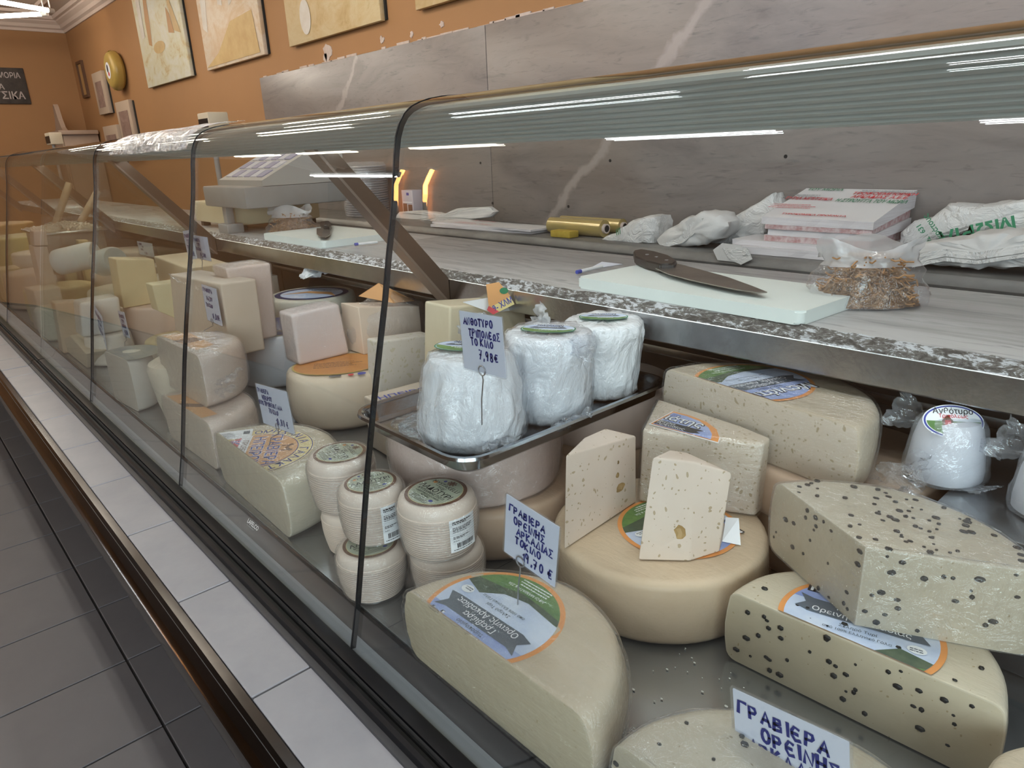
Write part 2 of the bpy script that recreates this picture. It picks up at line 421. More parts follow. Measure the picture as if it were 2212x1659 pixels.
def make_case(x0, x1, seams, brackets, label, shelf=None, fillm=CLAMP):
    c = thing('display_case', label, 'display case', ((x0+x1)/2, .8, 0))
    box('base', (x0, .3, .1), (x1, 1.36, H-.655), CASEB, c)
    box('plinth', (x0+.01, .42, 0), (x1-.01, 1.3, .1), CASEB, c)
    box('ledge_support', (x0, .20, H-.76), (x1, .335, H-.669), CASEB, c)
    ex('bumper_rail', [(.217, -.6605), (.205, -.662), (.192, -.683), (.187, -.690), (.183, -.693), (.180, -.716), (.184, -.731), (.20, -.735), (.217, -.735)], x0, x1, RAILM, c, 25)
    ex('front_rail', [(.308, -.70), (.308, -.660), (.311, -.646), (.316, -.643), (.321, -.6445), (.324, -.656), (.331, -.656), (.333, -.646), (.352, -.645), (.352, -.70)], x0, x1, BLACK, c, 30)
    ex('brush_seal', [(.3245, -.656), (.3255, -.647), (.328, -.650), (.3305, -.646), (.331, -.656)], x0, x1, BLACKM, c)
    ex('inner_strip', [(.352, -.70), (.352, -.648), (.3725, -.646), (.3725, -.70)], x0, x1, GREYS, c)
    ex('inner_riser', [(.3725, -.70), (.3725, -.645), (.380, -.640), (.392, -.622), (.396, -.624), (.396, -.70)], x0, x1, BLACK, c)
    sx = .2855; k0 = math.ceil((x0+1.0646)/sx-.999); k1 = math.floor((x1+1.0646)/sx)
    for k in range(k0-1, k1+1):
        a = max(x0, -1.0646+k*sx)+.0019; b = min(x1, -1.0646+(k+1)*sx)-.0019
        if b-a > .03: box('ledge_tile', (a, .219, H-.672), (b, .3065, H-.66), LTILE, c, .0015, seg=1)
    n = max(1, round((x1-x0)/.72)); w = (x1-x0)/n
    for k in range(n): box('deck_panel', (x0+k*w+.0004, .396, H-.66), (x0+(k+1)*w-.0004, 1.268, H-.6212), DECK, c)
    box('rear_panel', (x0, 1.27, H-.66), (x1, 1.29, H-.345), INNER, c)
    if shelf: box('rear_shelf', (shelf[0]+.008, .885, H-.6205), (shelf[1], 1.234, H-.4502), DECK, c, .003)
    box('rear_shelf_back', (x0, 1.235, H-.449), (x1, 1.27, H-.43), STEEL, c, .002) if shelf else None
    for k in range(len(seams)-1):
        a, b = seams[k]-.0012, seams[k+1]+.0012
        ex('glass_pane', GP+GIN[::-1], b, a, GLASS, c, 50)
    for s in seams[1:-1]:
        ex('glass_joint', offs(GP, -.0008)+offs(GP, .0068)[::-1], s-.0011, s+.0011, BLACK, c, 50)
    # ribbed canopy under the glass top
    p0 = Vector((.535, .050)); p1 = Vector((.70, .007)); d = p1-p0; nn = Vector((d.y, -d.x)).normalized(); rb = []
    R = 9
    for i in range(R):
        for f, h in ((.0, 0.), (.12, .0028), (.55, .0028), (.67, 0.)):
            q = p0+d*((i+f)/R)+nn*(-h if nn.y > 0 else h); rb.append((q.x, q.y))
    rb.append((p1.x, p1.y))
    ex('canopy', rb+[(.712, .012), (.712, .058), (.60, .0585), (.55, .054)], x0+.004, x1-.004, FRM, c, 25)
    ex('canopy_top', [(.585, .066), (.715, .067), (.715, .059), (.60, .0588)], x0, x1, FRM2, c)
    box('light_shield', (x0+.01, .757, H+.014), (x1-.01, .762, H+.066), FRM, c); box('light_shield_top', (x0+.01, .713, H+.0585), (x1-.01, .757, H+.066), FRM, c)  # added shield, keeps the hidden tube's light off the back wall
    tube('added_fill_tube', [W(x0+.06, .736, .036), W(x1-.06, .736, .036)], .012, fillm, c, None, 10)  # added tube, out of sight behind the canopy, brightens the cheeses
    for bx in brackets:
        bm = bmesh.new(); t_ = .009
        bot = [W(bx-t_, .678, .012), W(bx-t_, .722, .012), W(bx-t_, .9825, -.2845), W(bx-t_, .9825, -.349), W(bx-t_, .977, -.343)]
        bm_prism(bm, bot, [v+Vector((2*t_, 0, 0)) for v in bot]); b1 = putbm('bracket', bm, BRK, c)
        bm = bmesh.new(); bot = [W(bx-t_-.012, .672, .012), W(bx-t_-.012, .679, .012), W(bx-t_-.012, .981, -.347), W(bx-t_-.012, .974, -.347)]
        bm_prism(bm, bot, [v+Vector((2*t_+.024, 0, 0)) for v in bot]); putbm('bracket_flange', bm, BRK2, b1)
    # end panels of glass
    for xe in (x0+.003, x1-.009):
        pf = [(y+.007, z) for y, z in GP[:-4]]+[(.535, .045), (.70, .003), (.97, -.31), (.97, -.60), (.40, -.60)]
        ex('end_glass', pf, xe, xe+.006, GLASS, c, None)
    return c
make_case(-2.898, .72, [.72, -.013, -.736, -1.43, -2.18, -2.895], [.17, -1.33, -2.82],
          'long curved glass display case with white tiled ledge, full of cheeses', (-.245, .70))
make_case(-7.45, -2.904, [-2.906, -3.66, -4.41, -5.16, -5.91, -6.66, -7.44], [-4.3, -5.8, -7.2],
          'farther curved glass display case joined end to end with the cheese case', None, CFILLW)

# marble worktop behind the glass
def marble_top():
    t = NT('white_marble_worktop'); v = t.coord()
    vk = t.coord((.8, 5, 1), (0, 0, .12)); k = t.noise(vk, 4., 7, .65, .8)
    vs = t.coord((3, 26, 1), (0, 0, .1)); s_ = t.noise(vs, 2.4, 5, .6, .6)
    c = t.ramp(k.outputs[0], [(.3, (.28, .277, .282)), (.55, (.40, .396, .40)), (.75, (.43, .424, .426))])
    c = t.mix(t.ramp(s_.outputs[0], [(.57, 0.), (.68, .7)]), c, (.19, .19, .21))
    t.P(Base_Color=c, Roughness=.25, Specular_IOR_Level=.4); return t.m
MTOP = marble_top()
wt = thing('marble_worktop', 'long pale marble worktop with chipped front edge and steel edging behind the case', 'worktop', (-2.5, 1.2, H-.3))
xs = [-7.45, -5.6, -3.7, -1.92, -.02, 1.2]
for a, b in zip(xs[:-1], xs[1:]):
    box('marble_slab', (a+.0008, 1.003, H-.292), (b-.0008, 1.41, H-.27), MTOP, wt, .003)
ex('steel_edging', [(.984, -.2885), (.9855, -.2865), (1.0025, -.2865), (1.0025, -.2945), (1.03, -.2945), (1.03, -.336), (.988, -.336), (.984, -.333)], -7.45, 1.2, STEEL, wt, 30)
box('worktop_support', (-7.45, 1.031, H-.336), (1.2, 1.40, H-.2945), CASEB, wt)
def chipped():
    t = NT('flaking_paint'); v = t.coord((1, 2.2, 2.2)); a = t.noise(v, 55, 9, .75, .5); b = t.noise(v, 4, 3); e = t.noise(v, 120, 4)
    f = t.math('ADD', a.outputs[0], t.math('MULTIPLY', t.math('SUBTRACT', b.outputs[0], .5), .35))
    c = t.ramp(f, [(.42, (.05, .044, .04)), (.50, (.13, .12, .11)), (.545, (.20, .19, .18)), (.57, (.56, .57, .60))], 'LINEAR')
    t.P(Base_Color=c, Roughness=.6, Normal=t.bump(t.math('ADD', f, t.math('MULTIPLY', e.outputs[0], .2)), .8, .006)); return t.m
CHIPM = chipped()
vs, fs, NX, row = [], [], 700, 5
for i in range(NX+1):
    x = -7.4+8.5*i/NX
    for j in range(row):
        u = j/(row-1); y = .9842+u*.0195; z = -.2885+.0190*u**.6
        n = noise.noise(Vector((x*38, j*1.7, 3)))*.0022+noise.noise(Vector((x*9, j*.6, 8)))*.002
        vs.append(W(x, y+n*(.6 if j else 0), z+(n if j else 0)))
for i in range(NX):
    for j in range(row-1):
        a = i*row+j; fs.append((a, a+row, a+row+1, a+1))
put('chipped_edge', vs, fs, CHIPM, wt, None, 60)

# dark stone ledge along the back wall
def ledgem():
    t = NT('dark_stone_ledge'); v = t.coord((1, 2, 2)); a = t.noise(v, 6, 6, .65); b = t.noise(v, 160, 3)
    c = t.ramp(a.outputs[0], [(.35, (.10, .098, .095)), (.6, (.17, .165, .16)), (.75, (.22, .21, .20))])
    c = t.mix(t.math('MULTIPLY', b.outputs[0], .4), c, (.09, .09, .09)); t.P(Base_Color=c, Roughness=.4); return t.m
lb = [(2.376, -.353), (2.065, -.353)]+[(2.05+.03*(1-math.cos(a))-.0, -.353-.03+.03*math.cos(a)) if False else (2.065-.03*math.sin(a), -.383+.03*math.cos(a)) for a in [i*PI/6 for i in range(1, 7)]]+[(2.376, -.413)]
lg = thing('stone_ledge', 'dark stone ledge with rounded front running along the marble wall', 'ledge', (-2.5, 2.25, 0))
ex('ledge_top', lb, -5.6, 2.2, ledgem(), lg, 30)
box('ledge_cabinet', (-5.6, 2.09, 0), (2.2, 2.37, H-.4135), simple('cabinet_grey', (.12, .11, .10), .6), lg)
# ------------------------------------------------------------------ lettering
_tc = {}
def text_mesh(s, bold=0.):
    """unit-height text, returns (verts, faces, width), centred on x, y from 0"""
    k = (s, bold)
    if k in _tc: return _tc[k]
    cu = bpy.data.curves.new('lettering', 'FONT'); cu.body = s; cu.size = 1.4; cu.align_x = 'CENTER'; cu.offset = bold; cu.resolution_u = 2
    ob = bpy.data.objects.new('lettering', cu); COL.objects.link(ob)
    dg = bpy.context.evaluated_depsgraph_get(); dg.update()
    me = bpy.data.meshes.new_from_object(ob.evaluated_get(dg))
    vs = [v.co.copy() for v in me.vertices]; fs = [tuple(p.vertices) for p in me.polygons]
    bpy.data.objects.remove(ob); bpy.data.curves.remove(cu); bpy.data.meshes.remove(me)
    w = (max(v.x for v in vs)-min(v.x for v in vs)) if vs else 0
    _tc[k] = (vs, fs, w); return _tc[k]
class Print:
    """collects flat lettering / shapes in a local 2D frame (o,u,v,n) and builds one part per colour"""
    def __init__(s, o, u, v, n=None):
        s.o, s.u, s.v = Vector(o), Vector(u).normalized(), Vector(v).normalized(); s.n = Vector(n) if n is not None else s.u.cross(s.v); s.d = {}
    def P(s, x, y, z): return s.o+s.u*x+s.v*y+s.n*z
    def add(s, mat, vs, fs, lift):
        L = s.d.setdefault(mat.name, (mat, [], [])); b = len(L[1])
        L[1].extend(s.P(x, y, lift) for x, y in vs); L[2].extend(tuple(i+b for i in f) for f in fs)
    def text(s, mat, t, x, y, h, ang=0., bold=.01, maxw=None, lift=.0012, sx=1.):
        vs, fs, w = text_mesh(t, bold); k = h*sx
        if maxw and w*k > maxw: k = maxw/w
        c, sn = math.cos(ang), math.sin(ang)
        s.add(mat, [(x+c*v.x*k-sn*v.y*h, y+sn*v.x*k+c*v.y*h) for v in vs], fs, lift)
    def poly(s, mat, pts, lift=.0009): s.add(mat, pts, [tuple(range(len(pts)))], lift)
    def rect(s, mat, x0, y0, x1, y1, lift=.0009): s.poly(mat, [(x0, y0), (x1, y0), (x1, y1), (x0, y1)], lift)
    def disc(s, mat, cx, cy, rx, ry=None, lift=.0006, n=64): ry = ry or rx; s.poly(mat, [(cx+rx*math.cos(2*PI*k/n), cy+ry*math.sin(2*PI*k/n)) for k in range(n)], lift)
    def arc_text(s, mat, t, cx, cy, r, a0, a1, h, lift=.0012, bold=.02):
        n = len(t)
        for i, ch in enumerate(t):
            if ch == ' ': continue
            a = a0+(a1-a0)*i/max(1, n-1); s.text(mat, ch, cx+r*math.cos(a), cy+r*math.sin(a), h, a-PI/2, bold, lift=lift)
    def lines(s, mat, x0, y0, w, n, dy, h, seed=0, lift=.001):
        """rows of tiny print"""
        rr = random.Random(seed)
        for i in range(n):
            x = x0; e = x0+w*(.75+.25*rr.random())
            while x < e:
                q = h*(.5+2.2*rr.random()); s.rect(mat, x, y0-i*dy, min(x+q, e), y0-i*dy+h, lift); x += q+h*.45
    def build(s, name, parent, clips=(), th=None):
        out = []
        for mn, (mat, vs, fs) in s.d.items():
            bm = bmesh.new(); bv = [bm.verts.new(v) for v in vs]
            for f in fs:
                try: bm.faces.new([bv[i] for i in f])
                except ValueError: pass
            for co, no in clips:
                bmesh.ops.bisect_plane(bm, geom=bm.verts[:]+bm.edges[:]+bm.faces[:], plane_co=co, plane_no=no, clear_outer=True)
            if not bm.faces: bm.free(); continue
            for f in bm.faces:
                if f.normal.dot(s.n) < 0: f.normal_flip()
            me = bpy.data.meshes.new(name); bm.to_mesh(me); bm.free(); out.append(fin(name, me, mat, parent))
        return out
# hand lettering, one list of strokes per letter on a 0..1 box
def _o(cx=.32, cy=.5, rx=.3, ry=.48, a0=0, a1=360, n=12): return [(cx+rx*math.cos(math.radians(a0+(a1-a0)*i/n)), cy+ry*math.sin(math.radians(a0+(a1-a0)*i/n))) for i in range(n+1)]
GL = {'Α': [[(0, 0), (.33, 1), (.66, 0)], [(.12, .36), (.55, .36)]], 'Β': [[(0, 0), (0, 1), (.42, .95), (.48, .72), (0, .53)], [(0, .53), (.52, .42), (.55, .12), (0, 0)]],
 'Γ': [[(0, 0), (0, 1), (.58, 1)]], 'Δ': [[(0, 0), (.33, 1), (.68, 0), (0, 0)]], 'Ε': [[(.55, .9), (.22, 1), (0, .65), (0, .32), (.22, 0), (.6, .1)], [(0, .5), (.45, .5)]],
 'Η': [[(0, 0), (0, 1)], [(.58, 0), (.58, 1)], [(0, .5), (.58, .5)]], 'Θ': [_o(), [(.1, .5), (.55, .5)]], 'Ι': [[(.12, 0), (.12, 1)]], 'Κ': [[(0, 0), (0, 1)], [(.55, 1), (.02, .45), (.6, 0)]],
 'Λ': [[(0, 0), (.33, 1), (.66, 0)]], 'Μ': [[(0, 0), (.08, 1), (.38, .35), (.68, 1), (.76, 0)]], 'Ν': [[(0, 0), (0, 1), (.6, 0), (.6, 1)]], 'Ξ': [[(0, 1), (.6, 1)], [(.1, .5), (.5, .5)], [(0, 0), (.6, 0)]],
 'Ο': [_o()], 'Π': [[(.05, 0), (.05, 1)], [(.55, 0), (.55, 1)], [(-.08, 1), (.68, 1)]], 'Ρ': [[(0, 0), (0, 1), (.45, .95), (.52, .7), (.4, .5), (0, .47)]],
 'Σ': [[(.58, 1), (0, 1), (.35, .5), (0, 0), (.64, 0)]], 'Τ': [[(.3, 0), (.3, 1)], [(-.02, 1), (.62, 1)]], 'Υ': [[(0, 1), (.3, .5), (.6, 1)], [(.3, .5), (.25, 0)]], 'Χ': [[(0, 0), (.6, 1)], [(0, 1), (.6, 0)]],
 'Ω': [[(0, 0), (.22, 0), (.05, .5), (.2, .95), (.45, .95), (.6, .5), (.42, 0), (.66, 0)]], 'Φ': [_o(.32, .55, .3, .3), [(.32, 0), (.32, 1.05)]], 'Ζ': [[(0, 1), (.58, 1), (0, 0), (.62, 0)]],
 '0': [_o(.28, .5, .24, .48)], '1': [[(0, .72), (.22, 1), (.22, 0)]], '2': [[(0, .8), (.25, 1), (.5, .75), (0, 0), (.55, 0)]], '4': [[(.45, 0), (.45, .55)], [(.05, 1), (.02, .5), (.45, .5), (.45, 1)]],
 '6': [[(.45, 1), (.05, .4), (.2, 0), (.48, .2), (.3, .5), (.06, .35)]], '7': [[(0, 1), (.5, 1), (.18, 0)], [(.08, .5), (.45, .5)]], '8': [_o(.25, .25, .22, .25), _o(.25, .74, .18, .24)], '9': [_o(.24, .72, .2, .26), [(.44, .75), (.36, .0)]],
 '5': [[(.5, 1), (.08, 1), (.04, .6), (.4, .55), (.45, .15), (.02, 0)]], '3': [[(0, .95), (.4, .95), (.2, .55), (.48, .3), (.3, 0), (0, .1)]], ',': [[(.1, .12), (.02, -.14)]], '€': [[(.55, .9), (.2, .95), (.02, .5), (.2, .05), (.55, .1)], [(-.1, .58), (.4, .58)], [(-.1, .4), (.38, .4)]], '%': [_o(.1, .82, .1, .15), _o(.5, .15, .1, .15), [(0, 0), (.6, 1)]]}
def handwrite(pr, t, x, y, h, pen, seed=1, w=None, ang=0., sx=.95):
    rr = random.Random(seed*31+len(t)); cx = x; tot = 0
    for ch in t: tot += (.45 if ch == ' ' else .42 if ch in 'Ι,1' else .92)
    k = h*sx
    if w and tot*k > w: k = w/tot
    ca, sa = math.cos(ang), math.sin(ang)
    for ch in t:
        if ch == ' ': cx += .45*k; continue
        jy = (rr.random()-.5)*.12*h; js = .9+.2*rr.random(); sl = (rr.random()-.5)*.18
        for st in GL.get(ch, []):
            pts = [Vector((cx+(px+sl*py)*k*.95, y+jy+py*h*js)) for px, py in st]
            # ribbon
            L, R = [], []
            for i, p in enumerate(pts):
                d = (pts[min(i+1, len(pts)-1)]-pts[max(i-1, 0)]); d = d.normalized() if d.length > 0 else Vector((1, 0)); n = Vector((-d.y, d.x))*pen*(.85+.3*rr.random())
                q = p+(d*pen*.5 if i == len(pts)-1 else -d*pen*.5 if i == 0 else Vector((0, 0)))
                L.append(q+n); R.append(q-n)
            vs = L+R; m_ = len(pts)
            vs = [(x+(v.x-x)*ca-(v.y-y)*sa, y+(v.x-x)*sa+(v.y-y)*ca) for v in vs]
            pr.add(INK, vs, [(i, i+1, m_+i+1, m_+i) for i in range(m_-1)], .0012)
        cx += (.42 if ch in 'Ι,1' else .92)*k
def rrect(w, h, r, n=4):
    pts = []
    for cx, cy, a0 in ((w/2-r, h/2-r, 0), (-w/2+r, h/2-r, 90), (-w/2+r, -h/2+r, 180), (w/2-r, -h/2+r, 270)):
        for i in range(n+1):
            a = math.radians(a0+90*i/n); pts.append((cx+r*math.cos(a), cy+r*math.sin(a)))
    return pts
def price_tag(TL, TR, BL, rows, foot, label, ring=.5, pen=.0011, group=None, wire=True, fit=True):
    """card through three corners (world), rows: (text, x0 share, y share from top, height share, width share); foot: where the wire is stuck in"""
    u = TR-TL; w = u.length; u.normalize(); v = TL-BL; v = v-u*v.dot(u); h = v.length; v.normalize(); n = u.cross(v).normalized()
    c = TL+u*w/2-v*h/2
    t = thing('price_tag', label, 'price tag', foot, group)
    bm = bmesh.new(); pts = rrect(w*.95, h*.96, .001); P = lambda q, z: c+u*q[0]+v*q[1]+n*z
    bm_prism(bm, [P(q, -.0004) for q in pts], [P(q, .0004) for q in pts]); card = putbm('card', bm, PAPER, t)
    bm = bmesh.new(); pts = rrect(w, h, .004); bm_prism(bm, [P(q, -.0008) for q in pts], [P(q, .0008) for q in pts]); putbm('laminate', bm, LAM, t)
    pr = Print(c-u*w/2-v*h/2, u, v, n)
    for i, (s_, xs_, ys_, hs_, ws_) in enumerate(rows): handwrite(pr, s_, w*xs_, h*(1-ys_), h*hs_, pen, i+3, w*ws_)
    pr.build('lettering', card)
    if wire:
        rc = c+u*w*(ring-.5)-v*h*.44+n*.0022; rad = .0065
        bm = bmesh.new(); bm_tube(bm, [rc+(u*math.cos(a)+v*math.sin(a))*rad for a in [2*PI*i/16 for i in range(17)]], .0009, 6)
        bm_tube(bm, [rc-v*rad, rc-v*(rad+.006)-n*.001, foot.lerp(rc, .4), foot-Vector((0, 0, .012))], .0009, 6); putbm('wire_holder', bm, WIRE, t, None, 50)
    return t

# ------------------------------------------------------------------ cheese shapes
def prof_wheel(r, h, b=.012, bulge=.004, crown=.0):
    pts = [(0, 0), (r*.5, 0), (r-b, 0)]
    for i in range(1, 5): a = -PI/2+i*PI/8; pts.append((r-b+b*math.cos(a), b+b*math.sin(a)))
    pts += [(r+bulge*.7, h*.3), (r+bulge, h*.5), (r+bulge*.7, h*.7)]
    for i in range(0, 4): a = i*PI/8; pts.append((r-b+b*math.cos(a), h-b+b*math.sin(a)))
    pts += [(r-b, h), (r*.5, h+crown), (0, h+crown)]
    return pts
def wob(seed, amp=.002):
    def f(d, a): return d*(1+amp/ max(d.length, .02)*noise.noise(Vector((d.x*18+seed, d.y*18, d.z*18))))
    return f
def wheel(name, label, c, zr, r, h, mat, mat2=None, cuts=(), group=None, b=.012, bulge=.003, n=64, th=None, crown=0., cat='cheese'):
    """c: (x,y); cuts: list of (point xy, outward normal xy)"""
    org = W(c[0], c[1], zr)
    t = th or thing(name, label, cat, org, group)
    bm = bmesh.new(); bm_lathe(bm, prof_wheel(r, h, b, bulge, crown), org, n, 0, wob(c[0]*10, .0022))
    bmesh.ops.recalc_face_normals(bm, faces=bm.faces[:])
    for co, no in cuts: cut(bm, W(co[0], co[1], zr), Vector((no[0], no[1], no[2] if len(no) > 2 else 0)))
    if cuts:
        es = [e for e in bm.edges if len(e.link_faces) == 2 and e.link_faces[0].material_index != e.link_faces[1].material_index or (len(e.link_faces) == 2 and e.link_faces[0].material_index == 1 and e.link_faces[1].material_index == 1)]
        if es: bmesh.ops.bevel(bm, geom=es, offset=.0022, segments=2, affect='EDGES', profile=.6, clamp_overlap=True)
    body = putbm('body', bm, [mat, mat2 or mat], t, None, 38)
    return t, body
def half(name, label, P1, P2, zr0, zr1, mat, mat2, group=None, bow=0., **kw):
    """half wheel: P1,P2 top ends of the cut edge (world), bulk on the +Y side"""
    a = Vector((P1[0], P1[1])); b = Vector((P2[0], P2[1])); m_ = (a+b)/2; d = (b-a); r = d.length/2; d.normalize(); nn = Vector((d.y, -d.x))
    return wheel(name, label, (m_.x, m_.y), zr0, r, zr1-zr0, mat, mat2, [((m_.x+nn.x*bow, m_.y+nn.y*bow), (nn.x, nn.y))], group, **kw)+((m_, nn),)
def block(name, label, bot, top, mats, group=None, bev=.004, cat='cheese', mi=None, seg=3):
    """prism with separate bottom and top rings (world vectors)"""
    org = sum(bot, Vector())/len(bot); t = thing(name, label, cat, org, group)
    bm = bmesh.new(); vs, fs = bm_prism(bm, bot, top)
    bmesh.ops.recalc_face_normals(bm, faces=bm.faces[:])
    if mi:
        for f, k in zip(fs, mi): f.material_index = k
    if bev: bmesh.ops.bevel(bm, geom=bm.edges[:], offset=bev, segments=seg, affect='EDGES', profile=.6, clamp_overlap=True)
    return t, putbm('body', bm, mats, t, None, 40)
def ring2(pts, zr): return [W(p[0], p[1], zr) for p in pts]
def pepper(parent, n, faces_fn, seed, mat):
    """peppercorns pressed into the surface"""
    rr = random.Random(seed); bm = bmesh.new()
    for i in range(n):
        p, nrm, u, v = faces_fn(rr)
        r = .0019+.0022*rr.random(); M = Matrix.Translation(p+nrm*r*.1) @ Matrix((u, v, nrm)).transposed().to_4x4() @ Matrix.Diagonal((r*(.8+.7*rr.random()), r, r*.45, 1))
        bmesh.ops.create_icosphere(bm, subdivisions=1, radius=1, matrix=M)
    o = putbm('peppercorns', bm, mat, parent, None, 60); o['kind'] = 'stuff'; return o
def crumple(name, c, size, mat, parent, seed=0, n=14, dirv=(1, 0, 0), up=(0, 0, 1), spike=.5, curl=.3):
    """crumpled film sheet: a fan-like tail along dirv"""
    rr = random.Random(seed); d = Vector(dirv).normalized(); up = Vector(up); s = d.cross(up).normalized(); up = s.cross(d).normalized()
    L, Wd = size; vs, fs = [], []
    for i in range(n+1):
        u = i/n
        for j in range(n+1):
            v = j/n-.5; wid = Wd*(.25+.75*u**.8)
            p = Vector(c)+d*(L*u)+s*(v*wid)
            k = noise.noise(Vector((u*4+seed, v*7, seed*.7)))*.35+noise.noise(Vector((u*9, v*14+seed, 2)))*.2
            p += up*(Wd*spike*k*(.3+u)+curl*L*u*u)+s*(noise.noise(Vector((u*6, v*6, seed+5)))*Wd*.12)+d*(noise.noise(Vector((v*9, seed, 1)))*L*.25*u)
            vs.append(p)
    for i in range(n):
        for j in range(n): a = i*(n+1)+j; fs.append((a, a+1, a+n+2, a+n+1))
    o = put(name, vs, fs, mat, parent, None, 180); return o
def film_hull(name, pts_bm, parent, mat, grow=.004, amp=.004, seed=0):
    """loose film around a body mesh object: an inflated, wrinkled copy"""
    src = pts_bm.data; bm = bmesh.new(); bm.from_mesh(src)
    bmesh.ops.triangulate(bm, faces=bm.faces[:]); 
    for k in range(3):
        es = [e for e in bm.edges if e.calc_length() > .011]
        if es: bmesh.ops.subdivide_edges(bm, edges=es, cuts=1); bmesh.ops.triangulate(bm, faces=bm.faces[:])
    bm.normal_update()
    og = ORG[parent]; zlo = min(v.co.z for v in bm.verts)
    for v in bm.verts:
        k = noise.noise(v.co*38+Vector((seed, 0, 0)))*.55+noise.noise(Vector((v.co.x*60+seed, v.co.y*60, v.co.z*150)))*.35+(.5-abs(noise.noise(v.co*26+Vector((0, seed, 0)))))*.5
        v.co += v.normal*(grow+amp*k); v.co.z = max(v.co.z, zlo+.0004)
    for f in bm.faces: f.material_index = 0
    me = bpy.data.meshes.new(name); bm.to_mesh(me); bm.free(); me.transform(Matrix.Translation(og)); 
    return fin(name, me, mat, parent, None, 180)

# cheese tones
CR = cheese('graviera_rind', (.66, .585, .43), (.62, .525, .37), .75, .4, 0, .35)
CRP = cheese('graviera_rind_pink', (.56, .42, .30), (.62, .48, .35), .5, .42, 0, .22)
CC = cheese('graviera_cut', (.68, .61, .48), (.64, .56, .43), .45, .5, .75, .25, 95)
CCD = cheese('graviera_cut_dense', (.58, .52, .36), (.54, .475, .32), .6, .5, .35, .3, 90)
CCB = cheese('graviera_cut_bare', (.73, .65, .54), (.69, .60, .49), .0, .55, .62, .2, 80)
PEP = cheese('pepper_cheese', (.66, .61, .46), (.61, .55, .39), .65, .42, .3, .35, 70)
PEPC = cheese('pepper_cheese_cut', (.60, .54, .38), (.56, .50, .35), .55, .45, .3, .2, 70)
WHT = cheese('white_cheese', (.84, .86, .86), (.80, .82, .82), .3, .5, 0, .3)
PALE = cheese('pale_rind', (.74, .70, .58), (.70, .65, .52), .6, .42, 0, .3)
PALEC = cheese('pale_cut', (.74, .67, .55), (.70, .63, .50), .3, .5, .0, .2)
PINKC = cheese('pinkish_cut', (.72, .60, .50), (.68, .56, .45), .35, .5, 0, .2)
YEL = cheese('yellow_cheese', (.66, .56, .32), (.62, .52, .28), .2, .5, 0, .2)
HOLEY = cheese('holey_cheese', (.72, .69, .60), (.68, .65, .55), .2, .5, 1.1, .2, 62, (.56, .50, .34))
PEPB = simple('peppercorn', (.012, .011, .010), .5)
ORG_L = simple('orange_print', (.80, .33, .10), .45)
GRN_L = painted('grass_print', (.09, .20, .06), (.16, .28, .08), 60, .45, 0)
DGR_L = painted('dark_hill_print', (.05, .08, .05), (.10, .13, .08), 50, .45, 0)
SKY_L = painted('sky_print', (.48, .58, .80), (.72, .78, .90), 18, .4, 0)
SLATE = simple('slate_print', (.10, .12, .15), .45)
BLUE_L = painted('blue_sky_print', (.24, .32, .66), (.46, .54, .80), 20, .4, 0)
LGREEN = painted('pale_green_print', (.42, .47, .36), (.52, .56, .44), 30, .4, 0)
BROWN = painted('brown_print', (.14, .06, .035), (.20, .09, .05), 30, .4, 0, Coat_Weight=.5)
YELP = simple('yellow_print', (.80, .66, .30), .4)
ORP = simple('apricot_print', (.72, .38, .16), .4)
REDP = simple('rose_red_print', (.66, .10, .12), .4)
NAVY = painted('navy_print', (.015, .03, .12), (.03, .06, .20), 12, .3, 0, Coat_Weight=.6)
GOLDP = simple('gold_print', (.55, .42, .14), .4)
DK = -.62                                     # deck height
Z3 = Vector((0, 0, 1))
def v3(x, y, z=0): return Vector((x, y, z))
def dirpx(p, q, zr): d = pz(*q, zr)-pz(*p, zr); d.z = 0; return d.normalized()
def perp(u): return Vector((-u.y, u.x, 0))
def seg_poly(r, v0, bend=0., n=28, up=False, cx=0., cy=0.):
    """part of a disc below (or above) the line v=v0"""
    a = math.asin(max(-1, min(1, v0/r)))
    lo, hi = (PI-a, 2*PI+a) if not up else (a, PI-a)
    return [(cx+r*math.cos(lo+(hi-lo)*i/n), cy+r*math.sin(lo+(hi-lo)*i/n)) for i in range(n+1)]
